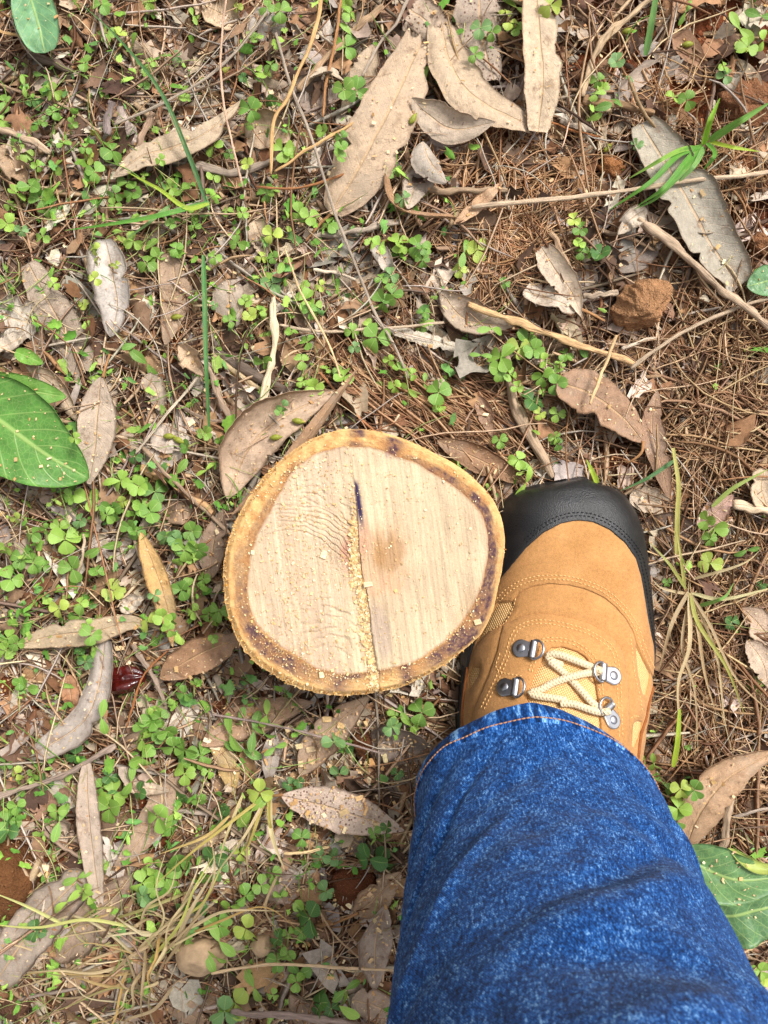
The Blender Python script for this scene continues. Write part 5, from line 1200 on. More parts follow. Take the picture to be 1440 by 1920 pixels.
# ================================================================== sticks, stems and straws
TGREY = (150,138,128); TLIGHT = (186,172,156); TTAN = (186,150,106); TDARK = (84,74,70); TBR = (128,100,78); TPINK = (190,160,140); TRED = (150,96,62)
TWIGS = [
 ([(516,60),(545,160),(580,250),(640,430),(700,580),(735,640),(765,710)], 4.6, TGREY, 0.024, 'long straight grey twig running down towards the stump top'),
 ([(602,-10),(592,50),(542,178),(514,228),(507,328)], 5.6, TTAN, 0.032, 'thick tan straw stem bent above the clover near the top edge'),
 ([(424,-10),(412,108),(424,220),(456,352)], 3.4, TPINK, 0.036, 'thin pale pinkish stem crossing the torn tan leaf'),
 ([(213,232),(330,178),(430,108),(500,20)], 4.4, TGREY, 0.026, 'slim grey twig slanting up to the top edge'),
 ([(664,232),(600,268),(514,322)], 4.4, TTAN, 0.026, 'tan straw pointing at the large tan leaf'),
 ([(396,652),(470,700),(574,752)], 10.5, TDARK, 0.014, 'thick blackish stick right of the tall green blade'),
 ([(512,556),(514,640),(506,700),(486,770),(462,836)], 8.5, (196,180,154), 0.022, 'knobbly whitish branch above the stump'),
 ([(392,690),(422,762),(458,826)], 7.0, (144,124,110), 0.018, 'flat grey-brown stick left of the whitish branch'),
 ([(268,838),(340,916),(436,1006)], 6.5, (140,120,104), 0.020, 'grey-brown stick sloping down to the left of the stump'),
 ([(262,876),(330,915),(402,962)], 10.0, (166,132,98), 0.016, 'broad tan bark splinter under the sloping grey-brown stick'),
 ([(372,708),(312,778),(254,852)], 4.6, TLIGHT, 0.022, 'short pale grey twig above the pale oval leaf'),
 ([(1196,408),(1284,482),(1368,552),(1460,624)], 10.0, (158,138,120), 0.026, 'thick weathered stick slanting to the right edge'),
 ([(884,392),(1060,372),(1250,346),(1460,322)], 6.5, (176,156,136), 0.028, 'long pale twig crossing the grey-green dead leaf'),
 ([(876,572),(960,600),(1070,640),(1204,684)], 8.0, (178,146,110), 0.022, 'beige knobbly stick passing below the red clod'),
 ([(1184,692),(1280,622),(1384,576),(1460,556)], 6.4, (160,142,124), 0.024, 'grey stick rising to the thick weathered stick'),
 ([(1158,628),(1132,690),(1106,758)], 5.2, (198,166,128), 0.040, 'pale tan straw leaning on the broad brown leaf'),
 ([(942,668),(980,790),(1036,896)], 13.0, (150,130,112), 0.016, 'thick grey branch pointing at the boot toe'),
 ([(778,352),(860,360),(965,362)], 8.0, (138,118,100), 0.018, 'flat grey-brown bark strip beside the grey folded leaf'),
 ([(586,446),(672,434),(756,414)], 7.0, TGREY, 0.017, 'grey stick below the tip of large tan leaf'),
 ([(1096,184),(1150,196),(1226,212)], 10.0, (128,102,80), 0.018, 'brown stick at the top of the grey-green dead leaf'),
 ([(1230,-8),(1150,58),(1112,108),(1094,182)], 7.4, (168,146,122), 0.020, 'pale bent stick reaching down from the top edge'),
 ([(1050,226),(1100,242),(1112,246)], 8.0, TGREY, 0.016, 'stubby grey stick right of the blunt upright leaf'),
 ([(1028,228),(1080,246),(1126,258)], 3.0, TRED, 0.018, 'thin reddish twig near the stubby grey stick'),
 ([(-12,236),(50,260),(98,288)], 9.0, (156,136,118), 0.018, 'grey-brown stick at the left edge'),
 ([(58,104),(100,118),(136,138)], 11.0, (92,80,74), 0.014, 'dark thick stick below the sage green leaf'),
 ([(256,282),(270,248),(284,208)], 8.0, (134,112,98), 0.018, 'short brown stick end above the torn tan leaf'),
 ([(194,252),(202,222),(208,188)], 8.0, (110,100,102), 0.020, 'short split silvery-grey stick left of torn tan leaf'),
 ([(366,310),(430,324),(480,316),(520,298)], 8.6, (132,120,112), 0.016, 'bent dark grey stick under clover'),
 ([(-12,1494),(90,1464),(160,1432),(216,1398)], 7.0, (140,124,116), 0.022, 'grey stick rising from the left edge to the dense clover'),
 ([(396,1338),(560,1370),(720,1414)], 3.2, (140,124,122), 0.026, 'thin wiry grey stem crossing the leaf below the stump'),
 ([(250,1206),(282,1262),(312,1322)], 6.6, (138,122,112), 0.018, 'grey stick right of the red husk'),
 ([(236,1364),(268,1268),(318,1216)], 3.2, TRED, 0.026, 'thin reddish stem leaning over the red husk'),
 ([(396,1828),(470,1812),(540,1808),(740,1820)], 4.4, (198,170,138), 0.030, 'pale tan stem running to the jeans near the bottom'),
 ([(432,1898),(540,1904),(620,1912),(720,1930)], 7.5, (128,112,108), 0.026, 'purplish grey twig along the bottom edge'),
 ([(592,1700),(632,1758),(680,1800)], 3.0, (176,146,118), 0.022, 'thin tan stem between clover and the jeans'),
 ([(1372,944),(1400,950),(1470,970)], 11.5, (190,170,146), 0.022, 'pale cut stub poking in from the right edge'),
 ([(1354,1590),(1362,1540),(1372,1494)], 9.0, (142,124,108), 0.018, 'grey stick under the large curled tan leaf'),
 ([(1374,1532),(1410,1522),(1460,1512)], 4.6, (146,134,126), 0.018, 'thin grey twig at the right edge below the curled tan leaf'),
 ([(532,1602),(572,1598),(616,1588)], 4.6, (214,186,142), 0.024, 'short pale straw below the pale specked leaf'),
 ([(536,470),(560,540),(590,595),(618,650),(644,722)], 3.2, (206,180,140), 0.028, 'thin pale straw left of the long straight grey twig'),
 ([(588,506),(625,512),(668,524)], 4.8, TLIGHT, 0.020, 'short light grey twig crossing the long straight twig'),
 ([(526,610),(600,622),(700,618),(834,604)], 4.6, (180,162,142), 0.020, 'thin pale twig lying sideways above the stump'),
 ([(1030,436),(1052,470),(1078,520)], 7.0, (146,122,102), 0.018, 'grey-brown stick above the pale folded leaf'),
 ([(1092,555),(1125,552),(1160,548)], 8.0, (150,134,120), 0.016, 'short grey stick beside the red clod'),
 ([(1166,655),(1200,640),(1230,634)], 5.0, TLIGHT, 0.020, 'short whitish twig under the red clod'),
 ([(0,62),(30,68),(58,76)], 4.5, TTAN, 0.020, 'tan straw touching the sage green leaf'),
 ([(330,760),(400,790),(470,786)], 6.0, (132,116,106), 0.014, 'dark grey stick above the pale oval leaf'),
 ([(600,700),(680,790),(760,846)], 3.6, (150,100,72), 0.020, 'reddish-brown straw reaching the back rim of stump'),
 ([(1120,430),(1180,448),(1230,470)], 6.0, (130,110,94), 0.014, 'brown stick lying against thick weathered stick'),
 ([(690,300),(640,330),(560,352),(480,350)], 4.0, (142,96,66), 0.024, 'reddish-brown stem below the tip of the straw'),
 ([(640,0),(630,70),(612,150),(606,220)], 4.6, (156,112,78), 0.022, 'brown straw beside the bent tan straw stem'),
 ([(560,170),(600,120),(660,60),(720,10)], 8.5, (146,122,100), 0.016, 'broad brown bark strip at the top edge'),
 ([(770,-10),(745,40),(715,75),(680,140)], 4.6, TGREY, 0.020, 'grey twig at the top edge above the large tan leaf'),
 ([(0,158),(60,180),(120,200),(190,250)], 4.2, (150,126,106), 0.014, 'thin brown stick among clover at the upper left'),
 ([(40,900),(40,900),(40,900)], 0, TGREY, 0, ''),
 ([(140,1085),(155,1040),(158,1000)], 5.0, (176,156,136), 0.018, 'short whitish twig below the big broad green leaf'),
 ([(250,1000),(262,1040),(272,1080)], 5.5, (150,132,116), 0.018, 'grey stick beside the ochre yellow leaf'),
 ([(95,1115),(115,1070),(135,1030)], 6.0, (128,104,84), 0.014, 'brown bark stick left of the whitish twig'),
 ([(85,1560),(115,1585),(155,1608)], 6.5, (138,118,106), 0.016, 'crooked grey stick left of narrow upright leaf'),
]
def build_twigs():
    for k, (pts, r, c, z0, label) in enumerate(TWIGS):
        if not label: continue
        n = 40; p = spline(pts, n); u = np.linspace(0, 1, n)
        z = z0 + 0.002 * np.sin(u * 5 + k); d = CAM_H - z
        x = (p[:, 0] - 720) / FPX * d; y = (960 - p[:, 1]) / FPX * d
        wob = (vnoise(u * 6 + k * 7, u * 0, k) - 0.5) * r / FPX * 0.5
        C = np.stack([x + wob, y + (vnoise(u * 6 + 50 + k * 7, u * 0, k) - 0.5) * r / FPX * 0.5, z + ground_z(x, y) * 0.4], 1)
        rr = r / FPX * CAM_H * 0.5 * 1.9 * np.interp(u, [0, 0.04, 0.96, 1], [0.75, 1, 0.85, 0.6]) * (0.92 + 0.3 * (vnoise(u * 9 + k, u * 0 + 2, k) - 0.4))
        thick = r > 6.5
        V, F, A = tube(C, rr * (0.86 if thick else 0.74), 14 if thick else 7, 0.8, True, 0.5 if thick else 0.2, k)
        g = Geo(); g.add(V, F, A)
        o = obj('twig', g.mesh('twig', C[n // 2]), M['twig'], None, C[n // 2], s2l(*[x * 0.95 + (14, 10, 3)[q] for q, x in enumerate(c)], k=1.35))
        tag(o, label, 'twig', 'twigs and straws lying on the litter')
build_twigs()

# ================================================================== clods, stones, husk, buds
def lump(name, px, py, rx, ry, h, zc, mat, color, label, cat, seed, rough=0.22, sub=4, rot=0.0, group=None, facet=0.0):
    bm = bmesh.new(); bmesh.ops.create_icosphere(bm, subdivisions=sub, radius=1.0)
    V = np.array([v.co for v in bm.verts]); F = [tuple(v.index for v in f.verts) for f in bm.faces]; bm.free()
    n = fbm(V[:, 0] * 1.6 + seed, V[:, 1] * 1.6 + V[:, 2] * 1.3 + seed, 3, seed) - 0.5
    n2 = fbm(V[:, 0] * 6 + seed, V[:, 1] * 6 + V[:, 2] * 5 + seed, 3, seed + 4) - 0.5
    if facet:
        for q in range(9):
            rg = np.random.default_rng(seed * 31 + q); d = rg.normal(0, 1, 3); d /= np.linalg.norm(d); k = rg.uniform(0.72, 0.95)
            s = V @ d; V = V - np.maximum(s - k, 0)[:, None] * d * facet
    V = V * (1 + rough * 2 * n + rough * 0.9 * n2)[:, None]
    sc = (CAM_H - zc) / FPX; V = V * (rx * sc, ry * sc, h); c, s = math.cos(rot), math.sin(rot); V = np.stack([V[:, 0] * c - V[:, 1] * s, V[:, 0] * s + V[:, 1] * c, V[:, 2]], 1)
    o = obj(name, mesh_from(name, V, F), mat, None, W(px, py, zc), s2l(*color)); tag(o, label, cat, group); return o
lump('soil_clod', 1200, 572, 54, 47, 0.020, 0.016, M['clod'], (188,140,100), 'rust-red crumbly dirt clod lying above the broad brown leaf', 'clod', 3, 0.30, 5, 0.5, 'red clods', 1.0)
lump('soil_clod', 1395, 212, 70, 60, 0.020, -0.002, M['clod'], (150,104,74), 'large rounded brown clod at the right edge above the grass tuft', 'clod', 8, 0.34, 5, 0.2, 'red clods', 0.6)
lump('soil_clod', 1424, 458, 26, 20, 0.012, 0.008, M['clod'], (160,112,78), 'small red clod at the right edge by the sage leaf', 'clod', 12, 0.38, 4, 0.0, 'red clods', 0.9)
lump('soil_clod', 1145, 318, 26, 22, 0.012, 0.007, M['clod'], (172,116,74), 'orange-red clod left of the grey-green dead leaf', 'clod', 15, 0.38, 4, 0.0, 'red clods', 0.9)
lump('soil_clod', 1398, 300, 20, 26, 0.012, 0.007, M['clod'], (150,102,70), 'small red clod just right of the grass tuft', 'clod', 17, 0.38, 4, 0.0, 'red clods', 0.9)
lump('soil_clod', 662, 1662, 46, 40, 0.010, 0.004, M['clod'], (118,70,46), 'dark red-brown mound of soil between clover and the jeans', 'clod', 19, 0.2, 4, 0.0, 'red clods', 0.9)
lump('soil_clod', 680, 1395, 22, 26, 0.012, 0.007, M['clod'], (116,74,48), 'dark reddish clod below the stump by the wide leaf', 'clod', 23, 0.3, 4, 0.0, 'red clods', 0.9)
lump('rock', 8, 1650, 62, 74, 0.022, 0.004, M['clod'], (120,80,50), 'smooth brown rock at the left edge beside large grey leaf', 'rock', 27, 0.10, 5, 0.1)
lump('stone', 378, 1792, 50, 34, 0.017, 0.014, M['stone'], (176,148,116), 'beige angular stone under the clover near the bottom', 'stone', 31, 0.10, 4, -0.1, 'stones', 1.0)
lump('stone', 490, 1773, 21, 18, 0.011, 0.016, M['stone'], (176,160,140), 'small pale grey stone right of the beige angular stone', 'stone', 35, 0.12, 4, 0.3, 'stones', 0.8)
lump('stone', 30, 1885, 30, 20, 0.010, 0.008, M['clod'], (110,80,62), 'brown pebble at the bottom left under dry grass', 'stone', 37, 0.12, 3, 0.3, 'stones')

def build_husk():
    root = empty('seed_husk', W(238, 1276, 0.012)); org = np.array(root.location)
    tag(root, 'glossy dark red ridged husk beside the long grey curved leaf', 'husk')
    nu, nv = 40, 48; u = np.linspace(0.02, 0.98, nu); t = np.linspace(0, 2 * np.pi, nv, endpoint=False)
    r = np.sin(np.pi * u ** 0.9) ** 0.55; L = 0.033
    rid = 1 + 0.24 * np.cos(3 * t + 0.4)[None] + 0.12 * np.cos(7 * t)[None] + 0.30 * (fbm(u[:, None] * 8, np.cos(t)[None] * 2 + 4, 2, 3) - 0.5)
    X = (u[:, None] - 0.5) * L + 0 * rid; Y = 0.0098 * r[:, None] * rid * np.cos(t)[None]; Z = 0.0085 * r[:, None] * rid * np.sin(t)[None]
    P = np.stack([X, Y, Z], -1); c, s = math.cos(0.22), math.sin(0.22); P[..., 0], P[..., 1] = c * P[..., 0] - s * P[..., 1], s * P[..., 0] + c * P[..., 1]
    i = np.arange(nu * nv).reshape(nu, nv); j = np.roll(i, -1, 1); F = [tuple(map(int, q)) for q in np.stack([i[:-1], j[:-1], j[1:], i[1:]], -1).reshape(-1, 4)] + [tuple(map(int, i[0][::-1])), tuple(map(int, i[-1]))]
    obj('husk_body', mesh_from('husk_body', P.reshape(-1, 3) + np.array([0, 0, 0.004]), F), M['pod'], root)
    for k, (px, py) in enumerate(((206, 1282), (213, 1295))):
        bm = bmesh.new(); bmesh.ops.create_icosphere(bm, subdivisions=3, radius=1); V = np.array([v.co for v in bm.verts]); F = [tuple(v.index for v in f.verts) for f in bm.faces]; bm.free()
        V = V * (0.0030, 0.0024, 0.0022) * (1 + 0.2 * (fbm(V[:, 0] * 2 + 5, V[:, 1] * 2 + 5, 2, k) - 0.5))[:, None]
        obj('husk_tip', mesh_from('husk_tip', V + np.array(W(px, py, 0.016)) - org, F), M['podtip'], root)
build_husk()

BUDS = [(518,820,0.1),(560,790,-0.2),(858,866,-0.3),(318,818,0.0),(336,826,-0.4),(332,594,0.1),(1291,83,0.1),(422,132,0.6),(436,697,0.3),(775,222,1.0),(1140,276,0.8),(175,250,-0.4),(1178,58,0.2)]
def build_buds():
    names = ['on the broad brown leaf at the stump rim, left one', 'on the broad brown leaf at the stump rim, right one', 'on the brown leaf behind the stump', 'on the pale oval leaf, left of two', 'on the pale oval leaf, right of two', 'on the chewed brown leaf', 'on bare soil at the upper right', 'beside the slim grey twig', 'above the stump by the whitish branch', 'on the large tan leaf', 'left of the grey-green dead leaf', 'among clover near the split silvery stick', 'on a tiny green sprig in the red soil']
    C = SURF_BVH
    for k, (px, py, a) in enumerate(BUDS):
        nu, nv = 12, 12; u = np.linspace(0, 1, nu); t = np.linspace(0, 2 * np.pi, nv, endpoint=False)
        r = np.interp(u, [0, 0.08, 0.3, 0.6, 0.8, 0.9, 1], [0.25, 0.6, 1.0, 0.95, 0.5, 0.25, 0.18]) * 0.0024
        P = np.stack([(u[:, None] - 0.5) * 0.0100 + 0 * t[None], r[:, None] * np.cos(t)[None], r[:, None] * np.sin(t)[None]], -1).reshape(-1, 3)
        c, s = math.cos(a), math.sin(a); P = np.stack([P[:, 0] * c - P[:, 1] * s, P[:, 0] * s + P[:, 1] * c, P[:, 2]], 1)
        i = np.arange(nu * nv).reshape(nu, nv); j = np.roll(i, -1, 1); F = [tuple(map(int, q)) for q in np.stack([i[:-1], j[:-1], j[1:], i[1:]], -1).reshape(-1, 4)] + [tuple(map(int, i[0][::-1])), tuple(map(int, i[-1]))]
        w = W(px, py, 0.02); loc, nrm, _, _ = C.ray_cast(Vector((w.x, w.y, 0.09)), Vector((0, 0, -1)))
        z = loc.z + 0.0026 if loc else 0.012
        o = obj('flower_bud', mesh_from('flower_bud', P, F), M['bud'], None, W(px, py, z)); tag(o, 'small yellow-green bud ' + names[k], 'bud', 'fallen yellow-green buds')

# one surface to drop small things on
def make_surface():
    V, F, n = [], [], 0
    for v, f in SURF: V.append(v); F.append(f + n); n += len(v)
    gx, gy = np.meshgrid(np.arange(-0.6, 0.601, 0.01), np.arange(-0.65, 0.651, 0.01)); v = np.stack([gx, gy, ground_z(gx, gy) + 0.008], -1)
    i = np.arange(gx.size).reshape(gx.shape); f = np.stack([i[:-1, :-1], i[:-1, 1:], i[1:, 1:], i[1:, :-1]], -1).reshape(-1, 4); V.append(v.reshape(-1, 3)); F.append(f + n)
    V = np.concatenate(V); F = np.concatenate(F)
    return BVHTree.FromPolygons([tuple(map(float, q)) for q in V], [tuple(map(int, q)) for q in F])
SURF_BVH = make_surface()
build_buds()

# ================================================================== clover and other small herbs
def leaflet(L, Wd, notch, fold, arc, nu=7, nv=6):
    u = np.linspace(0, 1, nu); v = np.linspace(-1, 1, nv)
    w = np.sin(np.pi * np.clip(u, 0, 1) ** 1.35 * 0.97 + 0.03) ** 0.62 * Wd / 2
    X = u[:, None] * L * (1 - notch * smooth(u, 0.75, 1.0)[:, None] * np.exp(-(v[None] / 0.35) ** 2)); X = np.where(u[:, None] > 0.999, X - L * 0.05 * (v[None] ** 2), X)
    w[-1] = Wd * 0.22; w[0] = Wd * 0.03
    Y = w[:, None] * v[None]; Z = fold * np.abs(Y) + arc * np.sin(np.pi * u * 0.9)[:, None] * L + 0 * Y - 0.10 * L * (u ** 2)[:, None]
    A = np.zeros((nu, nv, 3)); A[..., 0] = u[:, None]; A[..., 1] = v[None]
    i = np.arange(nu * nv).reshape(nu, nv); F = np.stack([i[:-1, :-1], i[1:, :-1], i[1:, 1:], i[:-1, 1:]], -1).reshape(-1, 4)
    return np.stack([X, Y, Z], -1).reshape(-1, 3), F, A.reshape(-1, 3)
def rotz(V, a): c, s = math.cos(a), math.sin(a); return np.stack([V[:, 0] * c - V[:, 1] * s, V[:, 0] * s + V[:, 1] * c, V[:, 2]], 1)
def roty(V, a): c, s = math.cos(a), math.sin(a); return np.stack([V[:, 0] * c + V[:, 2] * s, V[:, 1], -V[:, 0] * s + V[:, 2] * c], 1)
CLOV = []
for q in range(10):
    g = Geo()
    for k in range(3):
        a = k * 2 * math.pi / 3 + random.uniform(-0.25, 0.25)
        V, F, A = leaflet(random.uniform(0.85, 1.08), random.uniform(0.92, 1.18), random.uniform(0.05, 0.2), random.uniform(0.05, 0.45), random.uniform(0.0, 0.12))
        V = V + np.array([0.06, 0, 0]); V = roty(V, random.uniform(-0.6, 0.5)); V = rotz(V, a); g.add(V, F, A)
    CLOV.append(g.mesh('clover_leaf')); CLOV[-1].materials.append(M['clover'])
OVAL = []
for q in range(6):
    g = Geo()
    for k in range(2 if q < 4 else 1):
        V, F, A = leaflet(1.5, random.uniform(0.62, 0.8), 0.0, random.uniform(0.05, 0.3), random.uniform(0.0, 0.12)); V = roty(V, random.uniform(-0.3, 0.2)); V = rotz(V, k * (math.pi + random.uniform(-0.5, 0.5))); g.add(V, F, A)
    OVAL.append(g.mesh('seedling_leaf')); OVAL[-1].materials.append(M['clover'])

# leaf centres in the photograph; a third value sets the size, a 4th letter the tone (y yellowish, b bluish, d dark), o = oval pair
LEAFPTS = '''158,118,34 80,140,24,o 45,160,22,o 100,172 8,190,30 5,225,28 45,287,28 118,268,30 100,210 80,228 135,232 160,277 165,295,20,y 210,282,28 178,322,24 250,85,26 225,62,22,y 280,135 285,115 310,104 330,106,22,b 345,165 345,182 270,157 200,62,22 190,8 275,4 362,30,20,o 445,14,22,y 472,70 456,146,22,d 470,205 468,235 400,272 430,288 463,307,20,y
30,362,32 58,350,28 76,374,28 18,384 70,312 104,312 14,420 40,432,22,b 80,444,24 90,392 240,342 250,362 214,384,20 215,363 320,352,26 340,356 356,346 365,422 320,420,22 330,466 285,462 250,452 180,462,20 455,400,24 445,456 425,395 400,330 300,300 270,330
500,14,26 526,20,26 485,66 520,80 507,122,22 490,136 508,188,24,d 530,282,28 545,288 500,362 511,356 535,394,18,o 650,10 656,26 660,66,22,o 648,88 645,168,26 668,170,26 605,246 640,258 640,276 635,292 560,400,22 580,406 615,420 622,424 735,318,24 510,440,26,y 695,456 712,460 747,456,26 786,463,28 755,372,24,b
890,102,22 900,52,24,b 922,60,20 948,20,26,y 956,42,24,y 968,14,26,o 1032,10,26,y 966,52 1120,150,24 1130,166 1116,176 1156,116,22,b 1182,146,18,b 1112,206,24,o 1100,226,26,o 1166,200,24,o 1262,182,28 1288,188,26 1285,23,20,o 1386,54,24,o 1392,84,24,y 1426,30,26,o 1432,76,22 1402,88 1360,142,18,b 1356,124,18 1195,270,14,b 1076,412,20,y 1088,430 1085,456,24 1090,472 1126,476,28,d 1112,478,26
176,466,18,y 181,492,20,y 178,522,16,y 156,572,20,y 100,532 216,496,16,y 256,646,28,o 276,682,26,o 140,822,20 252,856,26,d 256,892,26,o 226,902,24,o 266,902 385,812,22 412,824,22 386,882,28,o 350,838,22 332,888,22,o 292,482 276,492 332,472 402,482,20 402,572,18,b 461,566,28 430,602,24 470,592,20,y 360,560,12
490,482,22,y 512,482,24 531,492,24,o 510,532,28,b 492,582,24 570,536,22 570,562,26 582,582,22 590,572 600,536,16,y 546,622,26 576,642 565,676,28 494,680,24 612,692,22 636,696,28 645,706 566,716 590,726,24 530,762,24,b 526,772 696,612,26 706,632,36 660,622,20 665,652,16,b 730,676 748,692,30 771,702,24 796,716,20,o 740,724 766,730,20,o 822,736,32 832,722,28 824,762,30
752,462,28 791,466,30 792,488 732,516,28,b 716,522,22 735,552,24 720,566,28 796,586,28 800,602,26 790,612 870,472,22,o 895,468,28,y 861,506,24,y 946,531,26 876,626,22,o 922,616,22,o 902,666,24,o 940,671,32 936,692,30 956,702,24 946,660 936,826,18
974,652,26,y 990,641,30 1001,656,26 1020,676,30 1016,706,28 1044,720,40 1051,681 970,726,28 1061,664,24 1086,643,22,o 1000,752,28,d 1012,776,20,y 1045,776,24 1041,821,22 1044,832,18 996,806,26,o 1000,881,32,o 986,906,28,o 972,862,22 966,942,24,o 1042,700,30 1018,735,22 1340,725,12 1395,656,10
30,972,28,y 60,1001,26 85,992,26 112,991,26 121,1012,34 150,976,26,b 130,932,30 166,936,34 10,1031,28 41,1046,28 62,1056,30 80,1062,26 20,1086,28 200,966,32 226,901,26 260,912,26 290,922,28 211,956,30 231,941,26,y 266,951,24 281,960,26 246,991,28 256,996,24 136,1066,28 181,1071,28 190,1026,26,o 14,1196,26 30,1206,28 10,1221,26 111,1141,26,y 150,1131,24 150,1156,26 166,1172,26 171,1191,28 36,1281,28 50,1291,28 340,1046,36 345,1031,28 311,1006,24,b 330,1011,26,b 361,996,28 371,1031,24 290,1116,24,b 340,1106,32 351,1101,26 381,1086,30 306,1156,28 321,1161,28 316,1181,32 276,1166,26,y 361,1146,26 391,1151,26 401,1156,24 411,1146,24 401,1196,22 150,1221,24,d 161,1241,24,d 346,1301,26 366,1281,22 290,1331,30 301,1346,28 85,1306,16 190,1346,22,o 213,1108,30,y
286,1351,30 301,1346,28 271,1366,28 266,1386,26 266,1421,30 301,1376,30 316,1371,28 326,1401,28 346,1406,30 361,1421,30 376,1416,30 391,1446,30 346,1451,30 141,1416,36,d 86,1466,30,d 61,1456,26 31,1451,28,y 10,1431,30 31,1511,30 15,1541,34 15,1556,34,d 106,1521,24 111,1541,28,o 191,1476,28 206,1456,28,d 211,1491,34 205,1516,32 246,1466,28,o 261,1486,28,d 296,1531,40 326,1526,26,o 321,1551,28 341,1496,28,d 376,1501,24 416,1511,28,d 416,1531,26,d 336,1616,36 311,1646,36 276,1626,34 266,1656,34 266,1681,32,b 286,1691,30,d 291,1666,30 401,1606,34,d 411,1631,36,b 386,1646,28 146,1646,28,o 156,1666,26 126,1691,26,o 166,1681,26 196,1621,16 66,1746,24,d 361,1701,34,d 411,1736,34 461,1741,34,y 466,1756,32 411,1766,30,o 386,1786,26,o 406,1796,24,o 426,1886,40 441,1881,36,y 421,1896,36,b
451,1356,28,o 476,1371,30,o 431,1376,28,o 500,1341,28,o 495,1376,22,o 456,1406,30,o 516,1401,22,o 541,1471,28,d 561,1466,26,d 487,1486,34,y 471,1521,28,o 456,1524,26 741,1341,26 771,1361,26,o 791,1336,30 735,1363,28,b 626,1391,26,b 636,1451,28,b 646,1401,20,d 745,1451,26,d 566,1571,28 701,1561,28 721,1571,26 726,1551,26,d 691,1611,38,d 711,1616,36,d 601,1606,22,b 626,1606,26,b 611,1671,28,b 526,1681,26 571,1706,28 581,1721,38,d 566,1746,32 416,1731,28 521,1761,26,d 541,1751,26 556,1841,32 561,1826,28 511,1866,26 648,1856,38,o 636,1886,32,o 601,1881,36,d 621,1891,34,d 476,1851,26,o 430,1700 460,1680 490,1660,22 510,1640,22 470,1560,24 450,1600,22,y 520,1800,26 540,1790,24 350,1760,22
1206,1441,22,o 1226,1431,24,o 1241,1466,24,o 1221,1471,22,o 1251,1491,26 1276,1479,26,y 1301,1481,30 1271,1516,28 1264,1541,30 1426,1821,30 1431,1850,30,y 1325,976,30 1336,991,32 1331,1011,22 1331,1056,32,y 1284,1060,22 1251,1091,20 1371,1166,26,d 1401,1031,20,o 1425,1096,22,d 1415,1290,26 1290,1400,14'''
def build_clover():
    rows = []
    for tok in LEAFPTS.split():
        q = tok.split(','); s = float(q[2]) if len(q) > 2 and q[2].isdigit() else random.uniform(19, 26)
        fl = ''.join(x for x in q[2:] if not x.isdigit()); rows.append((float(q[0]), float(q[1]), s, fl))
    # leaves that stand together grow from one root
    left = list(range(len(rows))); plants = []
    while left:
        i = left.pop(0); mem = [i]; ox, oy = rows[i][0], rows[i][1]
        for j in list(left):
            if math.hypot(rows[j][0] - ox, rows[j][1] - oy) < 44 and len(mem) < 6 and ('o' in rows[j][3]) == ('o' in rows[i][3]): mem.append(j); left.remove(j)
        plants.append(mem)
    out = []
    for mem in plants:
        oval = 'o' in rows[mem[0]][3]
        bx = sum(rows[i][0] for i in mem) / len(mem) + random.uniform(-8, 8); by = sum(rows[i][1] for i in mem) / len(mem) + random.uniform(-2, 12)
        b = W(bx, by, 0.004); b.z = gz(b.x, b.y) + 0.002
        root = empty('seedling' if oval else 'clover_plant', b)
        for i in mem:
            x, y, s, fl = rows[i]; w0 = W(x, y, 0.03); loc, _, _, _ = SURF_BVH.ray_cast(Vector((w0.x, w0.y, 0.09)), Vector((0, 0, -1)))
            z = (loc.z if loc else 0.012) + random.uniform(0.007, 0.018)
            P = W(x, y, z); tone = random.random()
            base = np.array((156, 190, 78)) * (1 - tone) + np.array((98, 144, 58)) * tone
            if 'y' in fl: base = np.array((176, 194, 84))
            if 'b' in fl: base = np.array((112, 152, 92))
            if 'd' in fl: base = np.array((60, 108, 50))
            me = random.choice(OVAL) if oval else random.choice(CLOV)
            o = bpy.data.objects.new('leaf', me); COL.objects.link(o); o.parent = root
            o.location = P - b; sc = s / FPX * (CAM_H - z) * (0.84 if oval else 0.76) * random.uniform(0.62, 1.28); o.scale = (sc,) * 3
            o.rotation_euler = (random.gauss(0, 0.33), random.gauss(0, 0.33), random.uniform(0, 6.283)); o.color = (*s2l(*base, k=random.uniform(0.85, 1.12)), 1)
            p0 = np.array(b) * 0 ; p3 = np.array(P - b); m1 = p3 * 0.4 + np.array([random.gauss(0, 0.003), random.gauss(0, 0.003), 0.004]); m2 = p3 * 0.8 + np.array([0, 0, 0.0015])
            C = spline(np.array([p0, m1, m2, p3]), 9); V, F, A = tube(C, np.linspace(0.0009, 0.0006, 9), 5); g = Geo(); g.add(V, F, A)
            obj('stem', g.mesh('stem'), M['stem'], root, None, s2l(*random.choice([(176,188,110),(150,168,90),(190,180,120),(160,120,90)])))
        out.append((root, bx, by, oval, len(mem), rows[mem[0]][3]))
    return out
PLANTS = build_clover()

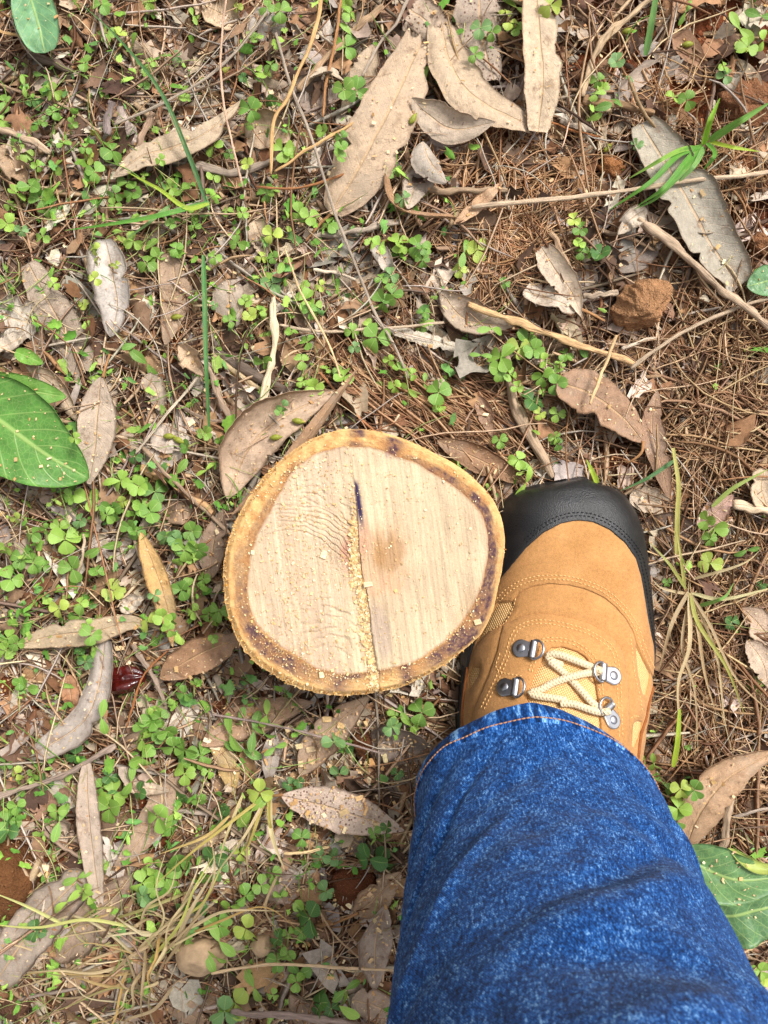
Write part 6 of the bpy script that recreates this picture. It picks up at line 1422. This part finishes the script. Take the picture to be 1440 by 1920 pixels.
# ================================================================== grass
def blade_mesh(pts, hw, z, fold=0.35, n=26, twist=0.0, taper=0.9):
    p = spline(pts, n); u = np.linspace(0, 1, n); zz = np.interp(u, np.linspace(0, 1, len(z)), z); d = CAM_H - zz
    C = np.stack([(p[:, 0] - 720) / FPX * d, (960 - p[:, 1]) / FPX * d, zz], 1)
    T = np.gradient(C, axis=0); T /= np.linalg.norm(T, axis=1)[:, None] + 1e-12; S = np.cross(T, [0, 0, 1]); S /= np.linalg.norm(S, axis=1)[:, None] + 1e-9; U = np.cross(S, T)
    w = hw / FPX * (CAM_H - zz) * np.clip(1 - taper * u ** 2.2, 0.05, 1) * np.clip(0.55 + u * 4, 0, 1); v = np.linspace(-1, 1, 5)
    tw = twist * u; c, s = np.cos(tw)[:, None, None], np.sin(tw)[:, None, None]; S2 = S[:, None] * c + U[:, None] * s; U2 = U[:, None] * c - S[:, None] * s
    P = C[:, None] + S2 * (w[:, None] * v[None])[..., None] + U2 * (fold * w[:, None] * np.abs(v)[None])[..., None]
    A = np.zeros((n, 5, 3)); A[..., 0] = u[:, None]; A[..., 1] = v[None]
    i = np.arange(n * 5).reshape(n, 5); F = np.stack([i[:-1, :-1], i[1:, :-1], i[1:, 1:], i[:-1, 1:]], -1).reshape(-1, 4)
    return P.reshape(-1, 3), F, A.reshape(-1, 3), C
GG = (86,150,48); GY = (160,186,52); GD = (58,112,58); GP = (186,180,100); ST = (204,180,138); SB = (178,152,116)
def one_blade(pts, hw, z, c, label, **kw):
    V, F, A, C = blade_mesh(pts, hw, z, **kw); o = obj('grass_shoot', mesh_from('grass_shoot', V - C[13], F, {'lc': A}), M['stem'], None, C[13], s2l(*c)); tag(o, label, 'grass', 'single grass blades')
one_blade([(387,380),(352,286),(300,170),(220,70),(150,5)], 4.5, [0.03, 0.04, 0.045, 0.04, 0.035], GD, 'thin dark green blade slanting up to the top left corner')
one_blade([(381,478),(384,560),(386,660),(392,800)], 4.8, [0.03, 0.045, 0.045, 0.028], (74,134,70), 'tall green blade hanging straight down above the oval seedlings', taper=0.5)
one_blade([(390,380),(300,404),(210,420),(122,432)], 5.0, [0.03, 0.04, 0.04, 0.03], GG, 'green blade lying sideways at the upper left')
one_blade([(392,382),(350,390),(300,356),(238,322)], 4.6, [0.032, 0.036, 0.036, 0.032], GY, 'yellow-green blade touching the torn tan leaf')
one_blade([(320,385),(270,425),(235,448)], 4.0, [0.03, 0.034, 0.028], (120,160,90), 'short pale blade under the sideways green blade')
one_blade([(1210,104),(1220,50),(1232,-20)], 6.5, [0.02, 0.035, 0.045], (110,160,86), 'green blade standing up to the top edge over red soil', taper=0.3)
one_blade([(1266,862),(1215,896),(1164,920)], 4.0, [0.03, 0.034, 0.03], GD, 'dark green blade beside the boot toe')
one_blade([(1120,906),(1112,888),(1100,862)], 5.5, [0.03, 0.035, 0.03], GY, 'short light green blade at the tip of boot toe')
one_blade([(1262,1438),(1270,1390),(1274,1330)], 5.5, [0.03, 0.036, 0.036], GY, 'yellow-green seed spike beside the jeans', taper=0.5)
one_blade([(1268,1040),(1270,960),(1272,910),(1262,840)], 5.0, [0.02, 0.034, 0.04, 0.04], GP, 'pale green stalk standing beside the boot toe', taper=0.4)
one_blade([(1335,950),(1375,915),(1440,880)], 4.5, [0.024, 0.03, 0.03], (150,170,84), 'pale green blade reaching to the right edge above the stub')

def tuft(name, base, blades, label, group=None):
    b = W(*base, 0.008); root = empty(name, b); tag(root, label, 'grass', group); org = np.array(b)
    for pts, hw, z, c in blades:
        if name == 'dry_grass_tuft': hw *= 0.68; pts = [pts[0]] + [(a + random.gauss(0, 9), b + random.gauss(0, 9)) for a, b in pts[1:]]
        V, F, A, C = blade_mesh(pts, hw, z, twist=random.uniform(-0.5, 0.5)); o = obj('blade', mesh_from('blade', V - org, F, {'lc': A}), M['stem'], root, None, s2l(*c))
tuft('grass_tuft', (1318, 274), [
 ([(1316,274),(1270,292),(1222,340),(1142,394)], 6.0, [0.02,0.045,0.045,0.03], GG), ([(1318,272),(1330,230),(1350,184)], 6.5, [0.02,0.04,0.045], (140,190,50)),
 ([(1330,264),(1380,232),(1450,188)], 7.5, [0.02,0.045,0.05], (112,166,70)), ([(1316,274),(1290,300),(1246,352),(1196,386)], 6.5, [0.02,0.04,0.045,0.03], GG), ([(1320,276),(1302,310),(1272,342)], 5.5, [0.02,0.036,0.03], (120,168,90)),
 ([(1330,266),(1370,276),(1424,284)], 4.5, [0.02,0.036,0.03], GY), ([(1318,276),(1280,322),(1230,372),(1190,392)], 5.5, [0.02,0.04,0.04,0.028], (96,150,60)), ([(1310,276),(1266,286),(1180,334)], 5.0, [0.02,0.05,0.036], (130,176,70)), ([(1325,268),(1340,290),(1318,320)], 5.0, [0.02,0.036,0.028], GG)],
 'fresh green grass tuft growing over the grey-green dead leaf', 'grass tufts')
random.seed(21)
rb = [([(1292,1112),(1285,1200),(1278,1290),(1272,1370)], 6.5, [0.02,0.034,0.034,0.024], ST), ([(1294,1112),(1320,1170),(1362,1250),(1404,1330)], 6.0, [0.02,0.036,0.036,0.026], (170,170,84)), ([(1294,1112),(1330,1180),(1380,1270),(1440,1345)], 4.5, [0.02,0.034,0.034,0.026], SB),
 ([(1290,1110),(1262,1170),(1240,1250)], 6.0, [0.02,0.03,0.022], SB), ([(1293,1112),(1300,1180),(1312,1250),(1330,1330)], 5.5, [0.02,0.034,0.03,0.02], (190,160,120)), ([(1286,1104),(1262,1060),(1222,1015)], 5.0, [0.02,0.034,0.03], (160,162,84)), ([(1284,1100),(1272,1050),(1268,1000)], 5.0, [0.02,0.034,0.03], GP),
 ([(1290,1114),(1230,1112),(1222,1098)], 4.5, [0.018,0.02,0.02], ST), ([(1296,1112),(1350,1116),(1450,1106)], 5.5, [0.02,0.03,0.03], (200,190,140)), ([(1310,1136),(1350,1126),(1382,1086)], 6.0, [0.02,0.036,0.036], (120,170,80)), ([(1300,1085),(1360,1066),(1400,1050),(1430,1060)], 4.5, [0.024,0.034,0.036,0.024], (190,170,130)),
 ([(1294,1114),(1290,1210),(1302,1300),(1318,1420)], 4.5, [0.02,0.03,0.03,0.02], SB), ([(1296,1116),(1340,1220),(1370,1330),(1380,1400)], 4.0, [0.02,0.03,0.03,0.02], ST)]
tuft('dry_grass_tuft', (1292, 1110), rb, 'half-dry grass tuft spreading beside the boot', 'grass tufts')
lb = []
for k in range(34):
    a = random.gauss(math.pi * 1.03, 0.55); L = random.uniform(80, 270); bx = 250 + random.gauss(0, 60); by = 1790 + random.gauss(0, 55)
    bend = random.gauss(0, 0.2); pts = [(bx, by)]; aa = a
    for q in range(3): pts.append((pts[-1][0] + math.cos(aa) * L / 3, pts[-1][1] - math.sin(aa) * L / 3)); aa += bend + (random.choice([-1, 1]) * 0.9 if random.random() < 0.22 else 0)
    lb.append((pts, random.uniform(1.8, 5.2), [0.013, 0.022 + random.uniform(-0.006, 0.010), 0.024 + random.uniform(-0.008, 0.012), 0.016], random.choice([ST, SB, SB, (206,188,150), (150,126,96), (160,150,92), (178,172,112), (186,156,104)])))
for k in range(20):
    a = random.gauss(math.pi * 0.33, 0.3) if k < 13 else random.gauss(-1.9, 0.4); L = random.uniform(110, 300) if k < 13 else random.uniform(70, 150); bx = 285 + random.gauss(0, 26); by = 1790 + random.gauss(0, 30); bend = random.gauss(-0.05, 0.16)
    pts = [(bx, by)]; aa = a
    for q in range(3): pts.append((pts[-1][0] + math.cos(aa) * L / 3, pts[-1][1] - math.sin(aa) * L / 3)); aa += bend
    lb.append((pts, random.uniform(2.6, 5.2), [0.015, 0.032, 0.038, 0.03], random.choice([ST, SB, (206,186,140), (180,176,90), (196,156,92)])))
lb += [([(282,1800),(330,1735),(370,1660),(402,1606)], 4.5, [0.02,0.04,0.045,0.035], (186,186,96)), ([(330,1786),(352,1720),(398,1634)], 6.5, [0.02,0.036,0.04], (200,176,140)), ([(250,1738),(170,1733),(80,1732),(-20,1728)], 5.0, [0.026,0.036,0.036,0.03], (196,196,116)), ([(120,1733),(60,1706),(-20,1676)], 5.5, [0.03,0.036,0.034], (206,206,130))]
tuft('dry_grass_tuft', (282, 1796), lb, 'straw-coloured dry grass tuft fanning out near the bottom left corner', 'grass tufts')
mb = [([(505,1490),(520,1560),(528,1640)], 8.0, [0.02,0.034,0.026], (220,200,150)), ([(505,1490),(508,1540),(512,1600)], 5.0, [0.02,0.034,0.026], (176,164,80)), ([(500,1490),(440,1550),(350,1600),(290,1640)], 4.5, [0.02,0.04,0.04,0.03], (190,170,90)), ([(500,1494),(450,1570),(415,1640)], 4.5, [0.02,0.04,0.03], ST), ([(455,1490),(430,1560),(412,1620)], 4.5, [0.02,0.036,0.03], (200,180,130)),
 ([(500,1496),(478,1570),(482,1650)], 5.0, [0.02,0.03,0.02], SB), ([(430,1530),(370,1570),(300,1612)], 5.0, [0.03,0.036,0.03], (206,176,110)), ([(520,1640),(500,1700),(510,1760)], 4.0, [0.02,0.026,0.02], SB), ([(495,1500),(460,1590),(440,1600)], 5.5, [0.02,0.034,0.03], (180,160,84))]
tuft('dry_grass_tuft', (503, 1490), mb, 'bleached dry grass tuft at the stalk of the pale specked leaf', 'grass tufts')

# ================================================================== wood chips and sawdust
def chips_on(name, xy, L, Wd, T, cols, zcap=None, lift=0.0):
    V, n = [], 0
    th = rng.uniform(0, 2 * np.pi, len(xy)); keep = []
    for k, (x, y) in enumerate(xy):
        z0 = 0.092 if zcap is None else zcap
        loc, nrm, _, _ = SURF_BVH.ray_cast(Vector((x, y, z0)), Vector((0, 0, -1)))
        if loc is None: continue
        keep.append(k); nrm = nrm if nrm.z > 0 else -nrm; nrm = (nrm + Vector(rng.normal(0, 0.18, 3))).normalized()
        ax = Vector((math.cos(th[k]), math.sin(th[k]), 0)); ax = (ax - nrm * ax.dot(nrm)).normalized(); ay = nrm.cross(ax); c = loc + nrm * (T[k] * 0.5 + 0.0002 + lift * rng.random())
        a, b, t = np.array(ax) * L[k] / 2, np.array(ay) * Wd[k] / 2, np.array(nrm) * T[k] / 2; c = np.array(c); j = rng.uniform(0.6, 1.1, 8)
        V.append([c + a * sx * j[q] + b * sy * j[-q - 1] + t * sz for q, (sx, sy, sz) in enumerate(((-1,-1,-1),(1,-1,-1),(1,1,-1),(-1,1,-1),(-1,-1,1),(1,-1,1),(1,1,1),(-1,1,1)))])
    V = np.array(V); n = len(V); f = np.array([(0,3,2,1),(4,5,6,7),(0,1,5,4),(1,2,6,5),(2,3,7,6),(3,0,4,7)])
    F = (f[None] + (np.arange(n) * 8)[:, None, None]).reshape(-1, 4)
    o = obj(name, mesh_from(name, V.reshape(-1, 3), F, {'Col': np.repeat(cols[keep], 8, 0)}, False), M['litter']); tag(o, kind='stuff'); return o
CHIPS = []
def build_dust():
    sc = np.array(W(ST_C[0], ST_C[1], 0.0))[:2]
    CH = [(222,190,142),(206,166,114),(232,208,168),(190,146,96),(214,180,136)]
    # flakes round the stump, thickest below it
    n = 1500; a = rng.uniform(0, 2 * np.pi, n); r = 0.10 + rng.gamma(1.6, 0.09, n); xy = sc + np.stack([r * np.cos(a), r * np.sin(a)], 1)
    k = (rng.random(n) < np.where(xy[:, 1] < sc[1] - 0.03, 1.0, 0.42)); xy = xy[k]
    p = rng.normal(0, 1, (420, 2)) * (85, 130) + (640, 1560); xy = np.concatenate([xy, np.stack([(p[:, 0] - 720) / FPX * CAM_H, (960 - p[:, 1]) / FPX * CAM_H], 1), scatter(700)])
    xy = xy[clear_of_stump(xy, 0.98)]; n = len(xy)
    L = rng.gamma(2.2, 0.0008, n) + 0.0008; chips_on('wood_flakes', xy, L, L * rng.uniform(0.3, 0.8, n), np.full(n, 0.0005), pal(CH, n), lift=0.003)
    xy = np.concatenate([scatter(5200, 0.95), sc + rng.normal(0, 0.16, (3000, 2))]); xy = xy[clear_of_stump(xy, 1.0)]; n = len(xy)
    L = rng.gamma(2.2, 0.0004, n) + 0.0005; chips_on('sawdust', xy, L, L * rng.uniform(0.35, 0.9, n), np.full(n, 0.0003), pal(CH, n), lift=0.002)
    # sawdust lying on the cut face, heaped in the gutter along the step
    global SURF_BVH
    keep = SURF_BVH
    st = bpy.data.objects['cut_wood_face'].data; o = np.array(bpy.data.objects['tree_stump'].location); V = np.array([v.co for v in st.vertices]) + o; F = [tuple(p.vertices) for p in st.polygons]
    br = bpy.data.objects['bark_ring'].data; V2 = np.array([v.co for v in br.vertices]) + o; F2 = [tuple(i + len(V) for i in p.vertices) for p in br.polygons]
    SURF_BVH = BVHTree.FromPolygons([tuple(map(float, q)) for q in np.concatenate([V, V2])], F + F2)
    zy = 480 + 800 * rng.random(1700) ** 0.8 ; zy = np.where(rng.random(1700) < 0.5, rng.normal(740, 150, 1700), zy); zx = np.interp(zy, STEP[:, 1], STEP[:, 0]) - np.abs(rng.normal(0, 24, 1700)) * np.interp(zy, [350, 600, 1200], [0.3, 1.0, 1.1]) - 2
    zx2 = rng.normal(430, 150, 1500); zy2 = rng.uniform(200, 1250, 1500); zx3 = rng.uniform(250, 1250, 900); zy3 = rng.uniform(150, 1250, 900)
    a = rng.uniform(0, 2 * np.pi, 2600); rr = rng.normal(0.99, 0.03, 2600) * np.interp((a + np.pi) % (2 * np.pi) - np.pi, np.linspace(-np.pi, np.pi, 360), polar(_inn, np.linspace(-np.pi, np.pi, 360))) + 20; kk = rng.random(2600) < 0.03 + 0.2 * (np.sin(a) < -0.2); zx4 = (720 + rr * np.cos(a))[kk]; zy4 = (680 - rr * np.sin(a))[kk]
    P = st_world(np.concatenate([zx, zx2, zx3, zx4]), np.concatenate([zy, zy2, zy3, zy4]), np.zeros(4100 + len(zx4))); n = len(P); L = np.concatenate([rng.gamma(2, 0.0005, 1700) + 0.0005, rng.gamma(2, 0.00028, 1500) + 0.0004, rng.gamma(2, 0.0002, 900) + 0.0004, rng.gamma(2, 0.00025, len(zx4)) + 0.0004])
    chips_on('sawdust', P[:, :2], L, L * rng.uniform(0.3, 0.9, n), np.full(n, 0.00035), pal([(230,202,150),(214,176,116),(240,220,180),(222,190,140),(210,170,120)], n), zcap=0.12, lift=0.0008)
    # a few chips big enough to pick up
    pts = [(603,1265,'lying on the lower rim of the stump'), (607,1040,'on the left half of the cut face'), (690,1095,'in the sawdust line of the cut face'), (695,1240,'at the lower end of the sawdust line'), (895,1165,'on the purple stained rim of the stump')]
    CB = bpy.data.materials['dry_litter']
    def chip(px, py, label, s=1.0, z=None):
        w = W(px, py, ST_Z if z is None else z); src = SURF_BVH if z is None else keep
        loc, nrm, _, _ = src.ray_cast(Vector((w.x, w.y, 0.13 if z is None else 0.09)), Vector((0, 0, -1)))
        if loc is None: return
        bm = bmesh.new(); bmesh.ops.create_cube(bm, size=1.0); bmesh.ops.bevel(bm, geom=list(bm.edges), offset=0.12, segments=1, affect='EDGES')
        V = np.array([v.co for v in bm.verts]) * (random.uniform(0.0045, 0.0078) * s, random.uniform(0.0028, 0.0044) * s, 0.0011) ; F = [tuple(v.index for v in f.verts) for f in bm.faces]; bm.free()
        V = V * rng.uniform(0.8, 1.15, (len(V), 1)); V = rotz(V, random.uniform(0, 3.14)); V = roty(V, random.uniform(-0.2, 0.2))
        o = obj('wood_chip', mesh_from('wood_chip', V, F, {'Col': np.tile(pal([(226,198,152),(216,178,126),(236,212,174)], 1), (len(V), 1))}, False), M['litter'], None, loc + Vector((0, 0, 0.0011)))
        tag(o, label, 'wood chip', 'fresh pale wood chips'); return o
    for px, py, t in pts: chip(px, py, 'pale wood chip ' + t, 0.9)
    for px, py in [(585,1398),(565,1390),(566,1425),(586,1420),(615,1342),(620,1438),(675,1445),(690,1452),(722,1418),(560,1365),(540,1365),(608,1460),(675,1480),(655,1700),(590,1565),(580,1580),(618,1580),(630,1700),(660,1765),(595,1755),(612,1790),(730,1300),(705,1310),(640,1310),(733,1600),(740,1440),(640,1355),(405,1400),(390,1385),(105,1235),(100,1245),(225,1215),(240,1240),(80,1635),(90,1640),(85,1625)]:
        CHIPS.append((chip(px, py, 'pale fresh wood chip lying in the leaf litter', 1.0, 0.01), px, py))
    SURF_BVH = keep
build_dust()

# ================================================================== labels for the herbs: counted outwards from things one can find
MARKS = {'the boot toe': (1100,905), 'the big broad green leaf': (90,850), 'the red husk': (240,1276), 'the rust-red clod': (1200,572), 'the pale specked leaf': (640,1515), 'the ochre yellow leaf': (296,1100), 'the large tan leaf': (705,250), 'the blunt upright leaf': (1014,130),
 'the grey-green dead leaf': (1300,400), 'the sage green leaf at the top': (80,40), 'the beige stone': (378,1792), 'the green grass tuft': (1318,274), 'the smooth brown rock': (10,1650), 'the light grey oval leaf': (218,560), 'the curled tan leaf by the jeans': (1350,1480), 'the whitish branch': (508,690),
 'the blackish stick': (480,705), 'the torn tan leaf': (320,275), 'the narrow upright leaf': (170,1560), 'the wide dark leaf by the hem': (760,1415), 'the pale folded leaf': (1055,530), 'the split silvery stick': (200,220), 'the tall green blade': (386,640), 'the bottom left corner': (0,1920), 'the top left corner': (0,0), 'the top right corner': (1440,0),
 'the long grey curved leaf': (170,1310), 'the brown diagonal leaf': (270,1540), 'the purplish bottom twig': (580,1908), 'the yellowish brown leaf': (420,1440), 'the rolled grey-tan leaf': (890,585), 'the pale cut stub': (1400,950), 'the thick grey branch': (985,790), 'the bent tan straw stem': (550,170), 'the speckled top leaf': (905,80), 'the brown chewed leaf': (325,560), 'the lower stump rim': (685,1305), 'the pale oval leaf': (318,815), 'the dry grass tuft': (282,1796), 'the denim hem': (790,1490), 'the small grey stone': (490,1773), 'the stump top': (680,805), 'the slim grey twig': (350,168), 'the grey stick at the left edge': (40,262), 'the sideways green blade': (250,415), 'the bent dark grey stick': (440,322), 'the long straight grey twig': (640,430), 'the wide grey-brown leaf strip': (110,600), 'the short whitish twig': (155,1040), 'the left edge above the grey stick': (0,1440)}
ORD = ['closest', 'second', 'third', 'fourth', 'fifth', 'sixth', 'seventh', 'eighth', 'ninth', 'tenth', 'eleventh', 'twelfth', 'thirteenth', 'fourteenth', 'fifteenth', 'sixteenth', 'seventeenth', 'eighteenth', 'nineteenth', 'twentieth']
def label_plants():
    for kind in (True, False):
        sel = [p for p in PLANTS if p[3] == kind]; best = {}
        for mk, (mx, my) in MARKS.items():
            for rk, i in enumerate(sorted(range(len(sel)), key=lambda i: math.hypot(sel[i][1] - mx, sel[i][2] - my))):
                if i not in best or rk < best[i][0]: best[i] = (rk, mk)
        for i, (root, bx, by, oval, n, fl) in enumerate(sel):
            rk, mk = best[i]; tone = 'yellowish' if 'y' in fl else 'bluish green' if 'b' in fl else 'dark green' if 'd' in fl else 'green'
            nm = ('small %s seedling with oval leaves' if oval else ('%s clover plant' if n > 2 else 'small %s clover sprig')) % tone
            where = 'next to %s' % mk if rk == 0 else '%s from %s' % (ORD[min(rk, 19)], mk)
            tag(root, '%s, %s' % (nm, where), 'seedling' if oval else 'clover', 'oval-leaved seedlings' if oval else 'clover plants')
label_plants()

def label_chips():
    best = {}
    for mk, (mx, my) in MARKS.items():
        for rk, i in enumerate(sorted(range(len(CHIPS)), key=lambda i: math.hypot(CHIPS[i][1] - mx, CHIPS[i][2] - my))):
            if i not in best or rk < best[i][0]: best[i] = (rk, mk)
    for i, (o, px, py) in enumerate(CHIPS):
        rk, mk = best[i]
        if o is not None: o['label'] = 'pale wood chip in the litter, %s' % ('next to %s' % mk if rk == 0 else '%s from %s' % (ORD[min(rk, 19)], mk))
label_chips()
